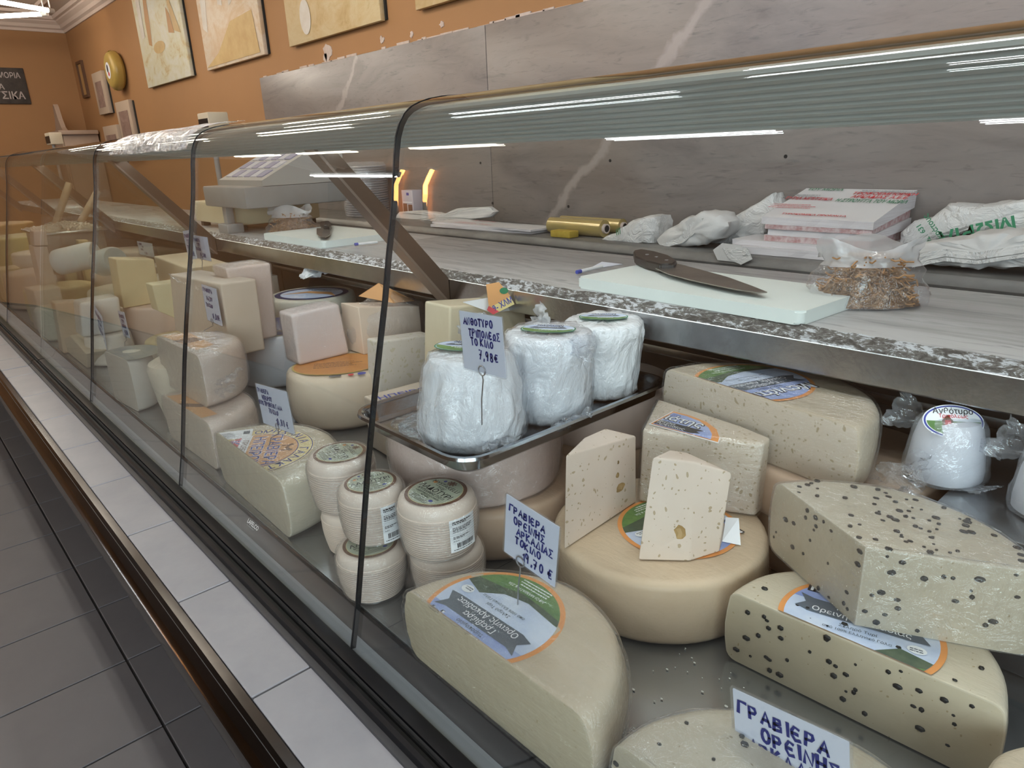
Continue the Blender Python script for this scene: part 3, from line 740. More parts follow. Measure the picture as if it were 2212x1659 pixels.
def dairy_label(parent, c, zr, u, r, clips=(), seed=0, name='label'):
    """round paper label: orange rim, sky, hill and grass, dark ribbon, dairy name"""
    u = Vector(u).normalized(); p = Print(W(c[0], c[1], zr), u, perp(u), Z3)
    p.disc(ORG_L, 0, 0, r, lift=.0006); p.disc(SKY_L, 0, 0, r*.925, lift=.0009)
    R = r*.925
    p.poly(BLUE_L, seg_poly(R, .30*r, up=True), .0011)
    hill = [(R*math.cos(a), R*math.sin(a)) for a in [math.radians(205+(340-205)*i/24) for i in range(25)]]
    p.poly(DGR_L, hill+[(.5*r, -.20*r), (.2*r, -.42*r), (-.2*r, -.5*r)], .0012)
    grass = [(R*math.cos(a), R*math.sin(a)) for a in [math.radians(213+(330-213)*i/24) for i in range(25)]]
    p.poly(GRN_L, grass+[(.35*r, -.52*r), (0, -.60*r), (-.4*r, -.56*r)], .0014)
    rb = [(-.62, .16), (.62, .16), (.80, .22), (.70, .03), (.82, -.14), (.62, -.16), (-.62, -.16), (-.82, -.10), (-.70, .04), (-.80, .22)]
    p.poly(SLATE, [(x*r, (y+.17)*r) for x, y in rb], .0015)
    p.text(WHITEPR, 'Γραβιέρα', 0, .20*r, .10*r, lift=.0019); p.text(WHITEPR, 'Ορεινής Αρκαδίας', 0, .055*r, .10*r, maxw=1.2*r, lift=.0019)
    p.text(BLACKP, 'Μανιάτης', 0, .50*r, .25*r, bold=.07, maxw=1.5*r, lift=.0016); p.text(WHITEPR, 'Μανιάτης', 0, .50*r, .25*r, bold=.02, maxw=1.42*r, lift=.002)
    p.text(SLATE, 'τυροκομείο', 0, .38*r, .07*r, lift=.0019)
    p.text(SLATE, 'Σκληρό Τυρί', 0, -.13*r, .055*r, lift=.0019); p.text(SLATE, 'από 100% Ελληνικό Γάλα', 0, -.23*r, .05*r, lift=.0019)
    p.disc(WHITEPR, .68*r, -.14*r, .11*r, .08*r, .0018); p.lines(SLATE, .60*r, -.14*r, .16*r, 2, .04*r, .018*r, seed, .0021)
    p.text(WHITEPR, 'ΑΦΟΙ ΜΑΝΙΑΤΗ & ΣΙΑ', 0, -.68*r, .05*r, lift=.0019); p.lines(WHITEPR, -.32*r, -.75*r, .64*r, 3, .055*r, .022*r, seed+2, .0019)
    for o in p.build(name, parent, clips): pass

# --- half wheel with price tag at the front of the case
A1, A2 = pz(873, 1268, -.52), pz(1272, 1557, -.52)
tA, bA, (mA, nA) = half('graviera_half', 'film-wrapped half graviera wheel with round landscape label, nearest the glass, holding the 19,70 tag', A1, A2, DK, -.52, CR, CCD, b=.02, bulge=.006)
dairy_label(tA, (-.541, .433), -.52, (-1, -.02, 0), .0863, [(W(mA.x, mA.y+.001, 0), Vector((nA.x, nA.y, 0)))], 1)
film_hull('film_wrap', bA, tA, FILMS, .0034, .0012, 5)
crumple('film_tail', W(-.37, .47, -.60), (.05, .06), FILM, tA, 3, dirv=(1, .2, .1), up=(0, -.3, 1), spike=.4, curl=.1)
fA = pz(1117, 1305, -.52)
yA = fA.y-.004
price_tag(pY(1092, 1062, yA), pY(1212, 1138, yA), pY(1077, 1184, yA), [('ΓΡΑΒΙΕΡΑ', .1, .24, .11, .75), ('ΟΡΕΙΝΗΣ', .2, .40, .11, .7), ('ΑΡΚΑΔΙΑΣ', .26, .55, .11, .72), ('ΤΟΚΙΛΟ', .24, .70, .11, .6), ('19,70 €', .4, .90, .14, .56)],
          fA, 'laminated price card reading graviera oreinis arkadias 19,70 on a wire', .36, .0011)

# --- whole wheel with three cut pieces on it
tB, bB = wheel('graviera_cheese', 'whole film-wrapped graviera wheel carrying three bare cut pieces', (-.5335, .746), DK, .153, .095, CRP, b=.012, bulge=.002)
bB.data.materials[0] = cheese('graviera_wheel_rind', (.66, .54, .37), (.62, .49, .33), .75, .4, 0, .3)
dairy_label(tB, (-.508, .757), DK+.0955, (-.2, -1, 0), .086, (), 4)
zt = DK+.0955
# torn label flap
bm = bmesh.new(); q = [pz(1560, 1170, zt+.002), pz(1600, 1178, zt+.002), pz(1596, 1120, zt+.018), pz(1568, 1118, zt+.012)]
bm_prism(bm, q, [v+v3(0, 0, .0006) for v in q]); putbm('label_flap', bm, WHITEPR, tB)
zc = zt+.001
C_b = [pz(1219, 1188, zc), pz(1374, 1085, zc), W(-.655, .80, zc), W(-.662, .70, zc)]
C_t = [pz(1222, 983, -.385), pz(1374, 941, -.41), pz(1306, 925, -.40), pz(1262, 945, -.395)]
def carve(body, spots):
    """hollow eyes in a cut face: (world point, radius xyz)"""
    for (p, r) in spots:
        me = bpy.data.meshes.new('eye'); bm = bmesh.new(); bmesh.ops.create_icosphere(bm, subdivisions=2, radius=1)
        for v in bm.verts: v.co *= 1+.35*noise.noise(v.co*1.7+p*40)
        bmesh.ops.transform(bm, matrix=Matrix.Diagonal((r[0], r[1], r[2], 1)), verts=bm.verts[:]); bm.to_mesh(me); bm.free()
        me.materials.append(EYE_M)
        o = bpy.data.objects.new('eye', me); COL.objects.link(o); o.location = p
        md = body.modifiers.new('eye', 'BOOLEAN'); md.operation = 'DIFFERENCE'; md.object = o; md.solver = 'EXACT'; md.material_mode = 'TRANSFER'
        bpy.context.view_layer.update(); dg = bpy.context.evaluated_depsgraph_get(); nm = bpy.data.meshes.new_from_object(body.evaluated_get(dg))
        body.modifiers.clear(); body.data = nm; bpy.data.objects.remove(o)
EYE_M = cheese('cheese_eye', (.50, .36, .17), (.42, .29, .12), 0, .5)
tC, bC = block('graviera_piece', 'narrow upright graviera piece with scattered eyes standing by the price card edge of the wheel', C_b, C_t, [CCB], None, .003)
D_b = [pz(1378, 1210, zc), pz(1490, 1213, zc), pz(1553, 1193, zc), W(-.455, .80, zc), W(-.53, .80, zc)]
D_t = [pz(1410, 988, -.385), pz(1500, 998, -.40), pz(1581, 1021, -.414), pz(1483, 977, -.405), pz(1446, 971, -.395)]
tD, bD = block('graviera_piece', 'upright graviera piece with one large brown hole, leaning before the labelled piece', D_b, D_t, [CCB], None, .003)
def onface(body_pts, px, py, off=0.):
    a, b, c = body_pts; n = (b-a).cross(c-a).normalized(); d = ray(px, py); k = (a-EYE).dot(n)/d.dot(n); return EYE+d*k, n
fC = (C_b[0], C_b[1], C_t[0]); fD = (D_b[0], D_b[1], D_t[0])
carve(bC, [(onface(fC, 1340, 1052)[0], (.009, .011, .007)), (onface(fC, 1333, 998)[0], (.003, .004, .005)), (onface(fC, 1332, 1026)[0], (.004, .005, .005))])
carve(bD, [(onface(fD, 1470, 1150)[0], (.010, .010, .013)), (onface(fD, 1508, 1125)[0], (.010, .006, .008)), (onface(fD, 1492, 1070)[0], (.003, .004, .004))])
E_p = [(-.593, .775), (-.443, .857), (-.446, .882), (-.50, .893), (-.655, .905)]
tE, bE = block('graviera_piece', 'thick film-wrapped graviera quarter with a cut blue label on top', ring2(E_p, zc), ring2([(-.596, .785), (-.44, .855), (-.444, .884), (-.50, .897), (-.66, .91)], -.408), [CC], None, .005)
E_u = dirpx((1440, 880), (1520, 900), -.405)
# quarter of the same label, upright
p = Print(W(-.600, .806, -.4075), E_u, perp(E_u), Z3); rq = .088
qr = [(0, 0)]+[(rq*math.cos(a), rq*math.sin(a)) for a in [i*PI/2/20*.86 for i in range(21)]]
qr = [(.0, .004), (.112, .004), (.105, .022), (.088, .045), (.062, .062), (.03, .070), (.0, .070)]
p.poly(WHITEPR, [(x*1.04-.002, y*1.03-.003) for x, y in qr], .0006); p.poly(ORG_L, qr, .0009)
p.poly(BLUE_L, [(.003, .006), (.100, .006), (.092, .024), (.076, .043), (.052, .058), (.026, .064), (.003, .064)], .0012)
p.text(BLACKP, 'ιάτης', .036, .033, .020, bold=.09, maxw=.066, lift=.0015); p.text(WHITEPR, 'ιάτης', .036, .033, .020, bold=.02, maxw=.062, lift=.0019)
p.poly(BLACKP, [(.003, .008), (.066, .008), (.078, .015), (.070, .018), (.078, .026), (.064, .0265), (.003, .0265)], .0015)
p.text(WHITEPR, 'βιέρα', .018, .018, .008, lift=.0019); p.text(WHITEPR, 'Αρκαδίας', .03, .0095, .0075, lift=.0019); p.lines(BLUEP, .006, .058, .014, 3, .004, .0018, 2, .0015)
p.build('label', tE)
film_hull('film_wrap', bE, tE, FILML, .0034, .001, 6)
# --- back: half wheel over two whole wheels
g2 = cheese('graviera_rind_brown', (.50, .35, .23), (.56, .42, .29), .5, .4, 0, .25)
wheel('graviera_cheese', 'brownish graviera wheel at the bottom of the stack under the labelled half wheel', (-.397, 1.022), DK, .145, .085, g2)
wheel('graviera_cheese', 'pale topped graviera wheel directly under the labelled half wheel', (-.396, 1.02), DK+.0855, .147, .076, CRP)
k = .36
F1, F2 = pz(1437, 795, -k), pz(1860, 925, -k)
tF, bF, (mF, nF) = half('graviera_half', 'film-wrapped half graviera wheel full of small eyes, under the steel edging', F1, F2, -k-.098, -k, CR, CC, b=.014)
dairy_label(tF, (-.52, .962), -k, (-.35, -.94, 0), .09, [(W(mF.x, mF.y, 0)+v3(-nF.x, -nF.y)*.002, v3(nF.x, nF.y))], 8)
film_hull('film_wrap', bF, tF, FILMS, .0034, .0012, 7)
crumple('film_tail', W(-.32, .93, -.445), (.075, .08), FILM, tF, 11, dirv=(1, -.1, .35), up=(0, -.6, 1), spike=.7, curl=.2)
crumple('film_tail', W(-.31, .92, -.42), (.06, .05), FILM, tF, 12, dirv=(1, -.2, .0), up=(0, -.6, 1), spike=.7, curl=-.1)
# --- peppercorn cheeses
I1, I2 = pz(1575, 1272, -.52), pz(2182, 1530, -.52)
tI, bI, (mI, nI) = half('pepper_cheese', 'half wheel with peppercorns on the deck, another piece lying on it', I1, I2, DK, -.5215, PEP, PEPC, b=.014)
dairy_label(tI, (mI.x-.005, mI.y+.03), -.5213, (1, .25, 0), .085, [(W(mI.x, mI.y+.001, 0), v3(nI.x, nI.y))], 5)
def facefn(a, b, z0, z1, n):
    d = b-a; L = d.length; d = d.normalized()
    def f(rr):
        p = a+d*(L*rr.random()); p = Vector((p.x, p.y, H+z0+(z1-z0)*rr.random()**.8)); return p, n, d, Z3
    return f
def topfn(c, r, z, nn, a0, a1):
    def f(rr):
        a = a0+(a1-a0)*rr.random(); q = r*math.sqrt(rr.random())*.93; return W(c.x+q*math.cos(a), c.y+q*math.sin(a), z), Z3, v3(1, 0), v3(0, 1)
    return f
nI3 = v3(nI.x, nI.y)
pepper(tI, 40, facefn(W(I1.x, I1.y, 0)+v3(.008, 0), W(I2.x, I2.y, 0)-v3(.008, 0), DK+.006, -.528, nI3), 21, PEPB)
pepper(tI, 16, topfn(mI, .142, -.5213, nI3, 0, PI), 22, PEPB)
C0 = pz(1870, 1182, -.42); a1, a2 = math.radians(27), math.radians(151); rH = .168
tH, bH = wheel('pepper_cheese', 'big wrapped peppercorn wedge lying on the peppercorn half wheel', (C0.x, C0.y), -.5205, rH, .1005, PEP, PEPC,
               [((C0.x, C0.y), (math.sin(a1), -math.cos(a1))), ((C0.x, C0.y), (-math.sin(a2), math.cos(a2)))], b=.016)
d1, d2 = v3(math.cos(a1), math.sin(a1)), v3(math.cos(a2), math.sin(a2))
pepper(tH, 26, facefn(W(C0.x, C0.y, 0)+d1*.006, W(C0.x, C0.y, 0)+d1*rH*.97, -.515, -.426, v3(math.sin(a1), -math.cos(a1))), 31, PEPB)
pepper(tH, 22, facefn(W(C0.x, C0.y, 0)+d2*.006, W(C0.x, C0.y, 0)+d2*rH*.97, -.515, -.426, v3(-math.sin(a2), math.cos(a2))), 32, PEPB)
pepper(tH, 70, topfn(C0, rH, -.4199, None, a1+.05, a2-.05), 33, PEPB)
film_hull('film_wrap', bH, tH, FILM, .0022, .0016, 3)
J1 = pz(1325, 1598, -.525); J2 = Vector((J1.x+.315, J1.y+.004, J1.z))
tJ, bJ, (mJ, nJ) = half('pepper_cheese', 'wrapped half wheel with peppercorns beside the front rail, holding a tilted price card', J1, J2, DK, -.525, PEP, PEPC, b=.016)
pepper(tJ, 40, topfn(mJ, .15, -.5248, None, 0, PI), 41, PEPB); pepper(tJ, 30, facefn(J1, J2, DK+.006, -.532, v3(0, -1)), 42, PEPB)
film_hull('film_wrap', bJ, tJ, FILM, .0022, .0015, 9)
fJ = pz(1690, 1640, -.525); yJ = fJ.y+.0
price_tag(pY(1577, 1478, yJ), pY(1842, 1600, yJ), pY(1552, 1712, yJ), [('ΓΡΑΒΙΕΡΑ', .07, .19, .10, .82), ('ΟΡΕΙΝΗΣ', .28, .33, .10, .66), ('ΑΡΚΑΔΙΑΣ', .16, .46, .10, .76), ('ΜΕ 4 ΠΙΠΕΡΙΑ', .08, .60, .10, .86), ('ΤΟ ΚΙΛΟ', .3, .74, .10, .6)],
          W(fJ.x, fJ.y, -.525), 'large price card for the peppercorn graviera, stuck in the half wheel beside the rail', .4, .0016)
cL = pz(2260, 1690, -.53)
wheel('graviera_cheese', 'whole yellowish wheel in the corner beside the peppercorn half wheels', (cL.x+.035, cL.y-.005), DK, .075, .09, CR)
# --- vacuum packed anthotyro
def anthotyro(c, zr, r, h, label, tilt, grp, full=True):
    t = thing('vacuum_packed_cheese', label, 'cheese', W(c[0], c[1], zr), grp)
    pf = [(0, 0), (r*.8, 0), (r, h*.06), (r*1.02, h*.2), (r*.93, h*.6), (r*.82, h*.85), (r*.72, h*.97), (r*.5, h), (0, h)]
    bd = lathe('body', pf, W(c[0], c[1], zr), WHT, t, None, 40, 45, wob(5, .003))
    u = Vector((.8, .6, 0)).normalized(); v = Vector((-.35, .45, .82)).normalized(); u = v.cross(Vector((.6, -.65, .5))).normalized(); n = u.cross(v)
    p = Print(W(c[0], c[1], zr+h*.93)+n*.004+Vector((.004, -.016, .004)), u, v, n)
    p.disc(WHITEPR, 0, 0, r*.84, r*.50, .0004); p.disc(BLUEP, 0, 0, r*.81, r*.47, .0008); p.disc(WHITEPR, 0, 0, r*.76, r*.43, .0012)
    p.poly(GRN_L, [(r*.74*math.cos(a), r*.41*math.sin(a)) for a in [PI+PI*i/20 for i in range(21)]], .0016)
    p.poly(BROWN, [(-r*.3, -r*.3), (-r*.05, -r*.32), (-r*.02, r*.02), (-r*.16, r*.18), (-r*.32, r*.02)], .002)
    p.poly(RED, [(-r*.26, -r*.12), (-r*.08, -r*.14), (-r*.08, r*.02), (-r*.24, r*.03)], .0023)
    p.text(BLACKP, 'Ανθότυρο', 0, r*.22, r*.17, lift=.002, maxw=r*1.1); p.text(RED, 'Τριπόλεως', 0, r*.10, r*.11, lift=.002)
    p.build('label', t)
    film_hull('bag', bd, t, FILM2, .004, .005, 4)
    crumple('bag_flap', W(c[0]-r*.7, c[1]+.01, zr+h*.75), (.05, .06), FILM2, t, 21, dirv=(-1, -.2, .5), up=(0, -1, .3), spike=.3)
    crumple('bag_flap', W(c[0]+r*.6, c[1]-.01, zr+h*.7), (.04, .03), FILM2, t, 22, dirv=(1, -.1, .1), up=(0, -1, .3), spike=.3)
    crumple('bag_flap', W(c[0]+r*.6, c[1]-.02, zr+.004), (.04, .05), FILM2, t, 23, dirv=(1, -.3, .1), up=(0, 0, 1), spike=.15, curl=.2)
    return t
anthotyro((-.255, 1.005), -.449, .0455, .088, 'small vacuum-packed white anthotyro with an oval shepherd label', 0, 'vacuum-packed anthotyro on the rear shelf')
anthotyro((-.125, .985), -.449, .0455, .088, 'vacuum-packed white anthotyro farther along the rear shelf, past its twin', 0, 'vacuum-packed anthotyro on the rear shelf')
# crumbs on the deck
CRUMB = simple('crumb', (.75, .74, .68), .6)
bm = bmesh.new(); rr = random.Random(5)
for k in range(40):
    p_ = W(-.40+.1*rr.random()-.02, .45+.2*rr.random(), DK+.0006); bmesh.ops.create_icosphere(bm, subdivisions=1, radius=.0006+.0014*rr.random()**3, matrix=Matrix.Translation(p_) @ Matrix.Diagonal((1.6, 1, .4, 1)))
o = putbm('crumbs', bm, CRUMB, None, W(-.38, .55, DK)); tag(o, 'tiny pale cheese crumbs scattered over the steel deck', 'crumbs', None, 'stuff')

# --- ladotyri: ridged small cheeses, two layers
LAD = cheese('ladotyri_rind', (.80, .71, .60), (.76, .66, .54), .5, .42, 0, .3, streak=(30, 30, 3))
def ladotyri(c, zr, r, h, label, u, sticker=None, bag=True, lab=True):
    t = thing('ladotyri', label, 'cheese', W(c[0], c[1], zr), 'ridged small cheeses stacked in two layers')
    pf = [(0, 0), (r*.72, 0), (r*.80, h*.015)]; N = 17
    for i in range(N):
        for f, k in ((0, -.0), (.35, .0014), (.7, .0014), (.95, -.0003)):
            z = .04+.76*(i+f)/N; e = .84+.16*math.sin(min(1, z/.62)*PI/2); pf.append((r*e+k, z*h))
    pf += [(r*1.0, h*.83), (r*.985, h*.89), (r*.95, h*.945), (r*.88, h*.985), (r*.8, h), (r*.4, h*1.004), (0, h*1.004)]
    bd = lathe('body', pf, W(c[0], c[1], zr), LAD, t, None, 56, 50, wob(c[0]*30, .0012))
    if lab:
        u = Vector(u).normalized(); p = Print(W(c[0], c[1], zr+h*1.004), u, perp(u), Z3); R = r*.80
        p.disc(BROWN, 0, 0, R, lift=.0006); p.disc(YELP, 0, 0, R*.88, lift=.001); p.disc(LGREEN, 0, 0, R*.865, lift=.0013)
        p.text(BLACKP, 'MYSTAKELLI', 0, R*.33, R*.17, lift=.0017, bold=-.005); p.lines(BLACKP, -R*.35, R*.26, R*.7, 1, .01, R*.018, 1, .0017)
        p.disc(BROWN, 0, R*.66, R*.10, lift=.0017, n=12)
        for k in range(8): a = 2*PI*k/8+.2; p.disc(BROWN, R*.15*math.cos(a), R*.66+R*.12*math.sin(a), R*.04, lift=.0017, n=8)
        p.text(BLACKP, 'ΤΥΡΙ', 0, R*.14, R*.10, lift=.0017); p.text(BLACKP, 'ΛΑΔΟΤΥΡΙ', 0, -R*.10, R*.22, lift=.0017, bold=.015); p.text(BLACKP, 'ΜΥΤΙΛΗΝΗΣ Π.Ο.Π', 0, -R*.25, R*.105, lift=.0017, bold=.02); p.text(BLACKP, 'LADOTYRI P.D.O CHEESE', 0, -R*.37, R*.075, lift=.0017)
        p.text(BLACKP, 'MYTILINI', 0, -R*.47, R*.07, lift=.0017); p.lines(BLACKP, -R*.45, -R*.56, R*.9, 4, R*.06, R*.022, 3, .0017)
        p.disc(ORG_L, -R*.52, R*.38, R*.075, lift=.0017, n=20); p.disc(BLUEP, -R*.30, R*.62, R*.06, lift=.0017, n=16); p.disc(BLUEP, R*.42, -R*.52, R*.09, R*.06, .0017, n=20)
        p.build('label', t)
    if sticker:
        a0, a1, z0, z1 = sticker; vs, fs, n = [], [], 10
        for j in range(2):
            for i in range(n+1):
                a = a0+(a1-a0)*i/n; rr_ = r*1.012+.0012; vs.append(W(c[0]+rr_*math.cos(a), c[1]+rr_*math.sin(a), zr+h*(z0 if j == 0 else z1)))
        for i in range(n): fs.append((i, i+1, n+2+i, n+1+i))
        st = put('barcode_sticker', vs, fs, WHITEPR, t, None, 60)
        vs, fs = [], []
        def patch(f0, f1, g0, g1):
            b = len(vs); m_ = 4
            for g in (g0, g1):
                for i in range(m_+1):
                    a = a0+(a1-a0)*(f0+(f1-f0)*i/m_); q = r*1.012+.0018; vs.append(W(c[0]+q*math.cos(a), c[1]+q*math.sin(a), zr+h*(z0+(z1-z0)*g)))
            for i in range(m_): fs.append((b+i, b+i+1, b+m_+2+i, b+m_+1+i))
        rr = random.Random(2); x = .22
        while x < .85: w_ = .012+.03*rr.random(); patch(x, x+w_, .12, .26); x += w_+.02
        for (g, hgt, e) in ((.9, .035, .8), (.85, .03, .6), (.74, .02, .85), (.70, .02, .8), (.655, .025, .75), (.61, .015, .6), (.45, .02, .7), (.41, .02, .5), (.33, .015, .3), (.06, .02, .8)):
            x = .1
            while x < e: w_ = .03+.09*rr.random(); patch(x, min(x+w_, e), g, g+hgt); x += w_+.025
        put('barcode', vs, fs, BLACKP, st)
    if bag: film_hull('film_wrap', bd, t, FILML, .0026, .0014, int(c[0]*50))
    return t
uL3 = dirpx((916, 1041), (967, 1068), -.46); uL2 = dirpx((772, 1056), (828, 1043), -.46); uL1 = dirpx((722, 957), (748, 982), -.455)
zb = DK+.077
ladotyri((-.820, .434), DK, .050, .076, 'ridged ladotyri at the bottom of the middle pair, standing on the deck', uL2)
ladotyri((-.742, .515), DK, .053, .076, 'ridged ladotyri under the one with the full barcode sticker', uL3, None, True, False)
ladotyri((-.950, .478), DK, .050, .076, 'ridged ladotyri at the bottom of the pair beside the yellow labelled half', uL1, None, False, False)
ladotyri((-.740, .5030), zb, .0556, .086, 'ridged ladotyri on top, with green label and full barcode sticker', uL3, (-.35, .42, .22, .80))
ladotyri((-.836, .4545), zb, .0475, .086, 'ridged ladotyri on top of the middle pair, tilted label and half hidden sticker', uL2, (-.30, .35, .10, .78))
ladotyri((-.957, .4720), zb, .0520, .090, 'ridged ladotyri on top beside the yellow labelled graviera half', uL1)

# --- steel tray with wrapped anthotyro on two stacked wheels
Q2 = cheese('wheel_rind_tan', (.55, .40, .27), (.60, .46, .33), .55, .4, 0, .3)
wheel('graviera_cheese', 'tan graviera wheel on the deck below the pink wheel that carries the tray', (-.852, .70), DK, .149, .089, Q2)
tQ, bQ = wheel('graviera_cheese', 'pinkish wrapped wheel directly under the near end of the steel tray', (-.872, .682), DK+.0895, .1445, .1, cheese('wheel_rind_pink', (.66, .52, .43), (.70, .57, .48), .5, .45, 0, .35))
film_hull('film_wrap', bQ, tQ, FILM, .003, .003, 2)
wheel('graviera_cheese', 'tan wheel on the deck under the far end of the steel tray', (-.835, 1.005), DK, .14, .089, Q2)
tQ3, bQ3 = wheel('graviera_cheese', 'pale pink wheel under the far end of the steel tray', (-.838, .99), DK+.0895, .131, .1, cheese('wheel_rind_rose', (.68, .56, .47), (.72, .60, .51), .5, .45, 0, .3))
zT = -.4295
tr = thing('steel_tray', 'rectangular stainless steel tray with rolled rim holding white anthotyro', 'tray', W(-.83, .75, zT))
TX0, TX1, TY0, TY1 = -.985, -.688, .516, .985
def rr_ring(x0, x1, y0, y1, r, zr, n=6):
    pts = rrect(x1-x0, y1-y0, r, n); return [W((x0+x1)/2+a, (y0+y1)/2+b, zr) for a, b in pts]
rings = [rr_ring(TX0+.016, TX1-.016, TY0+.016, TY1-.016, .03, zT+.0), rr_ring(TX0+.008, TX1-.008, TY0+.008, TY1-.008, .036, zT+.006), rr_ring(TX0+.004, TX1-.004, TY0+.004, TY1-.004, .04, zT+.028),
         rr_ring(TX0, TX1, TY0, TY1, .043, zT+.031), rr_ring(TX0-.005, TX1+.005, TY0-.005, TY1+.005, .047, zT+.0305), rr_ring(TX0-.0065, TX1+.0065, TY0-.0065, TY1+.0065, .048, zT+.026),
         rr_ring(TX0-.003, TX1+.003, TY0-.003, TY1+.003, .046, zT+.0245)]
rings += [rr_ring(TX0+.005, TX1-.005, TY0+.005, TY1-.005, .04, zT+.026), rr_ring(TX0+.010, TX1-.010, TY0+.010, TY1-.010, .035, zT+.0075), rr_ring(TX0+.018, TX1-.018, TY0+.018, TY1-.018, .03, zT+.0015)]
vs, fs = [], []; n = len(rings[0])
rings = rings[7:][::-1]+rings[6:2:-1]+rings[2::-1] if False else rings
order = [9, 8, 7, 3, 4, 5, 6, 2, 1, 0]
for k in order: vs += rings[k]
for i in range(len(order)-1):
    for j in range(n): fs.append((i*n+j, i*n+(j+1) % n, (i+1)*n+(j+1) % n, (i+1)*n+j))
fs.append(tuple(range(n))); fs.append(tuple(range((len(order)-1)*n, len(order)*n))[::-1])
bm = bmesh.new(); bv = [bm.verts.new(v) for v in vs]
for f in fs: bm.faces.new([bv[i] for i in f])
putbm('pan', bm, painted('tray_steel', (.42, .44, .47), (.36, .38, .41), 14, .16, .03, 1), tr, None, 40)
# whey left on the tray bottom
wp = [(-.955+.19*a, .55+.22*b) for a, b in ((.0, .3), (.1, .1), (.3, 0), (.6, .05), (.95, .2), (1, .6), (.8, .95), (.45, 1), (.15, .8))]
bm = bmesh.new(); bm_prism(bm, ring2(wp, zT+.0016), ring2(wp, zT+.0028)); putbm('whey', bm, filmmat('whey_wet', (.82, .86, .9), .25, .5, 60), tr)
_t = NT('white_wrap'); _v = _t.coord((1, 1, .7), (.3, .2, .5)); _a = _t.noise(_v, 16, 5, .55, 1.2); _b = _t.noise(_v, 48, 4, .6, .8)
_r = _t.math('ABSOLUTE', _t.math('SUBTRACT', _a.outputs[0], .5)); _h = _t.math('ADD', _t.math('MULTIPLY', _r, 1.6), _t.math('MULTIPLY', _b.outputs[0], .3))
_t.P(Base_Color=(.84, .855, .88), Roughness=.32, Normal=_t.bump(_h, .55, .016), Coat_Weight=.5, Coat_Roughness=.08, Coat_Normal=_t.bump(_h, .8, .016)); WRAP = _t.m
def wrapped(c, zr, r, h, label, pf, seed, labdir, tails, hull=True, lab=(.62, .36), laboff=(0, 0)):
    t = thing('wrapped_anthotyro', label, 'cheese', W(c[0], c[1], zr), 'white wrapped cheeses on the tray')
    prof_ = [(0, 0)]+[(r*a, h*b) for a, b in pf]+[(0, h)]
    def wf(d, a):
        k = -.7*abs(noise.noise(Vector((math.cos(a)*4+seed, math.sin(a)*4, d.z*22+a*.5))))+noise.noise(Vector((math.cos(a)*3+seed, math.sin(a)*3, d.z*28)))*.4+noise.noise(Vector((math.cos(a)*8+seed, math.sin(a)*8, d.z*60)))*.3
        k += .5*abs(noise.noise(Vector((math.cos(a)*5, math.sin(a)*5+seed, d.z*12))))
        q = Vector((d.x, d.y, 0)); return d+q.normalized()*(.0075*k*min(1, q.length/r*1.2))+Vector((0, 0, .003*k if d.z > .01 else 0))
    bm = bmesh.new(); fine = []
    for (a, b), (a_, b_) in zip(prof_[:-1], prof_[1:]):
        for i in range(4): fine.append((a+(a_-a)*i/4, b+(b_-b)*i/4))
    fine.append(prof_[-1]); bm_lathe(bm, [(max(0, a) if i not in (0,) else 0, b) for i, (a, b) in enumerate(fine)], W(c[0], c[1], zr), 72, 0, wf)
    bd = putbm('body', bm, WRAP, t, None, 70)
    u = Vector(labdir).normalized(); p = Print(W(c[0]+laboff[0], c[1]+laboff[1], zr+h+.003), u, perp(u), Z3); R = r*lab[0]; K = lab[1]/lab[0]
    leaf = lambda s, up: [(R*s*math.cos(a), R*s*K*abs(math.sin(a))**.8*(1 if math.sin(a) > 0 else -1)) for a in [2*PI*i/40 for i in range(40)]]
    p.poly(GREENP, leaf(1, 1), .001); p.poly(SKY_L, leaf(.95, 1), .0013)
    p.poly(GRN_L, [(R*.93*math.cos(a), R*.93*K*math.sin(a)**.8) for a in [PI*i/20 for i in range(21)]]+[(-R*.6, R*.2), (R*.5, R*.12)], .0016)
    p.poly(SLATE, [(-R*.7, -R*.02), (R*.7, -R*.02), (R*.55, -R*.18), (-R*.55, -R*.18)], .0019)
    p.text(WHITEPR, 'Ανθότυρο', 0, -R*.15, R*.12, lift=.0022, maxw=R*1.1); p.text(BLACKP, 'Μανιάτης', 0, -R*.42, R*.2, lift=.0022, maxw=R, bold=.03)
    p.lines(WHITEPR, -R*.4, R*.3, R*.8, 2, R*.1, R*.04, seed, .0022)
    p.build('label', t)
    if hull: film_hull('bag', bd, t, FILM, .003, .003, seed)
    for i, (o_, s_, d_, up_) in enumerate(tails): crumple('bag_tail', W(c[0]+o_[0], c[1]+o_[1], zr+o_[2]), s_, FILM2 if i else WRAP2, t, seed+i, 16, d_, up_, .5, .1)
    return t
WRAP2 = filmmat('white_plastic_film', (.95, .97, 1), .6, .5, 30)
zP = zT+.0035
cone = [(.80, 0), (.93, .03), (1.0, .14), (1.0, .38), (.93, .66), (.83, .88), (.74, .985)]
cyl_ = [(.84, 0), (.9, .03), (.95, .2), (1.0, .6), (1.02, .85), (.96, .95), (.86, 1.0)]
lu = dirpx((1240, 720), (1105, 715), -.3)
wrapped((-.797, .622), zP, .081, .138, 'bulging anthotyro in a loose bag on the tray, holding the 7,98 card', cone, 3, lu, [((-.05, .05, .12), (.06, .07), (-.6, .5, .6), (0, -1, .5)), ((.06, -.02, .02), (.05, .06), (1, -.3, .1), (0, 0, 1))], laboff=(-.02, .01))
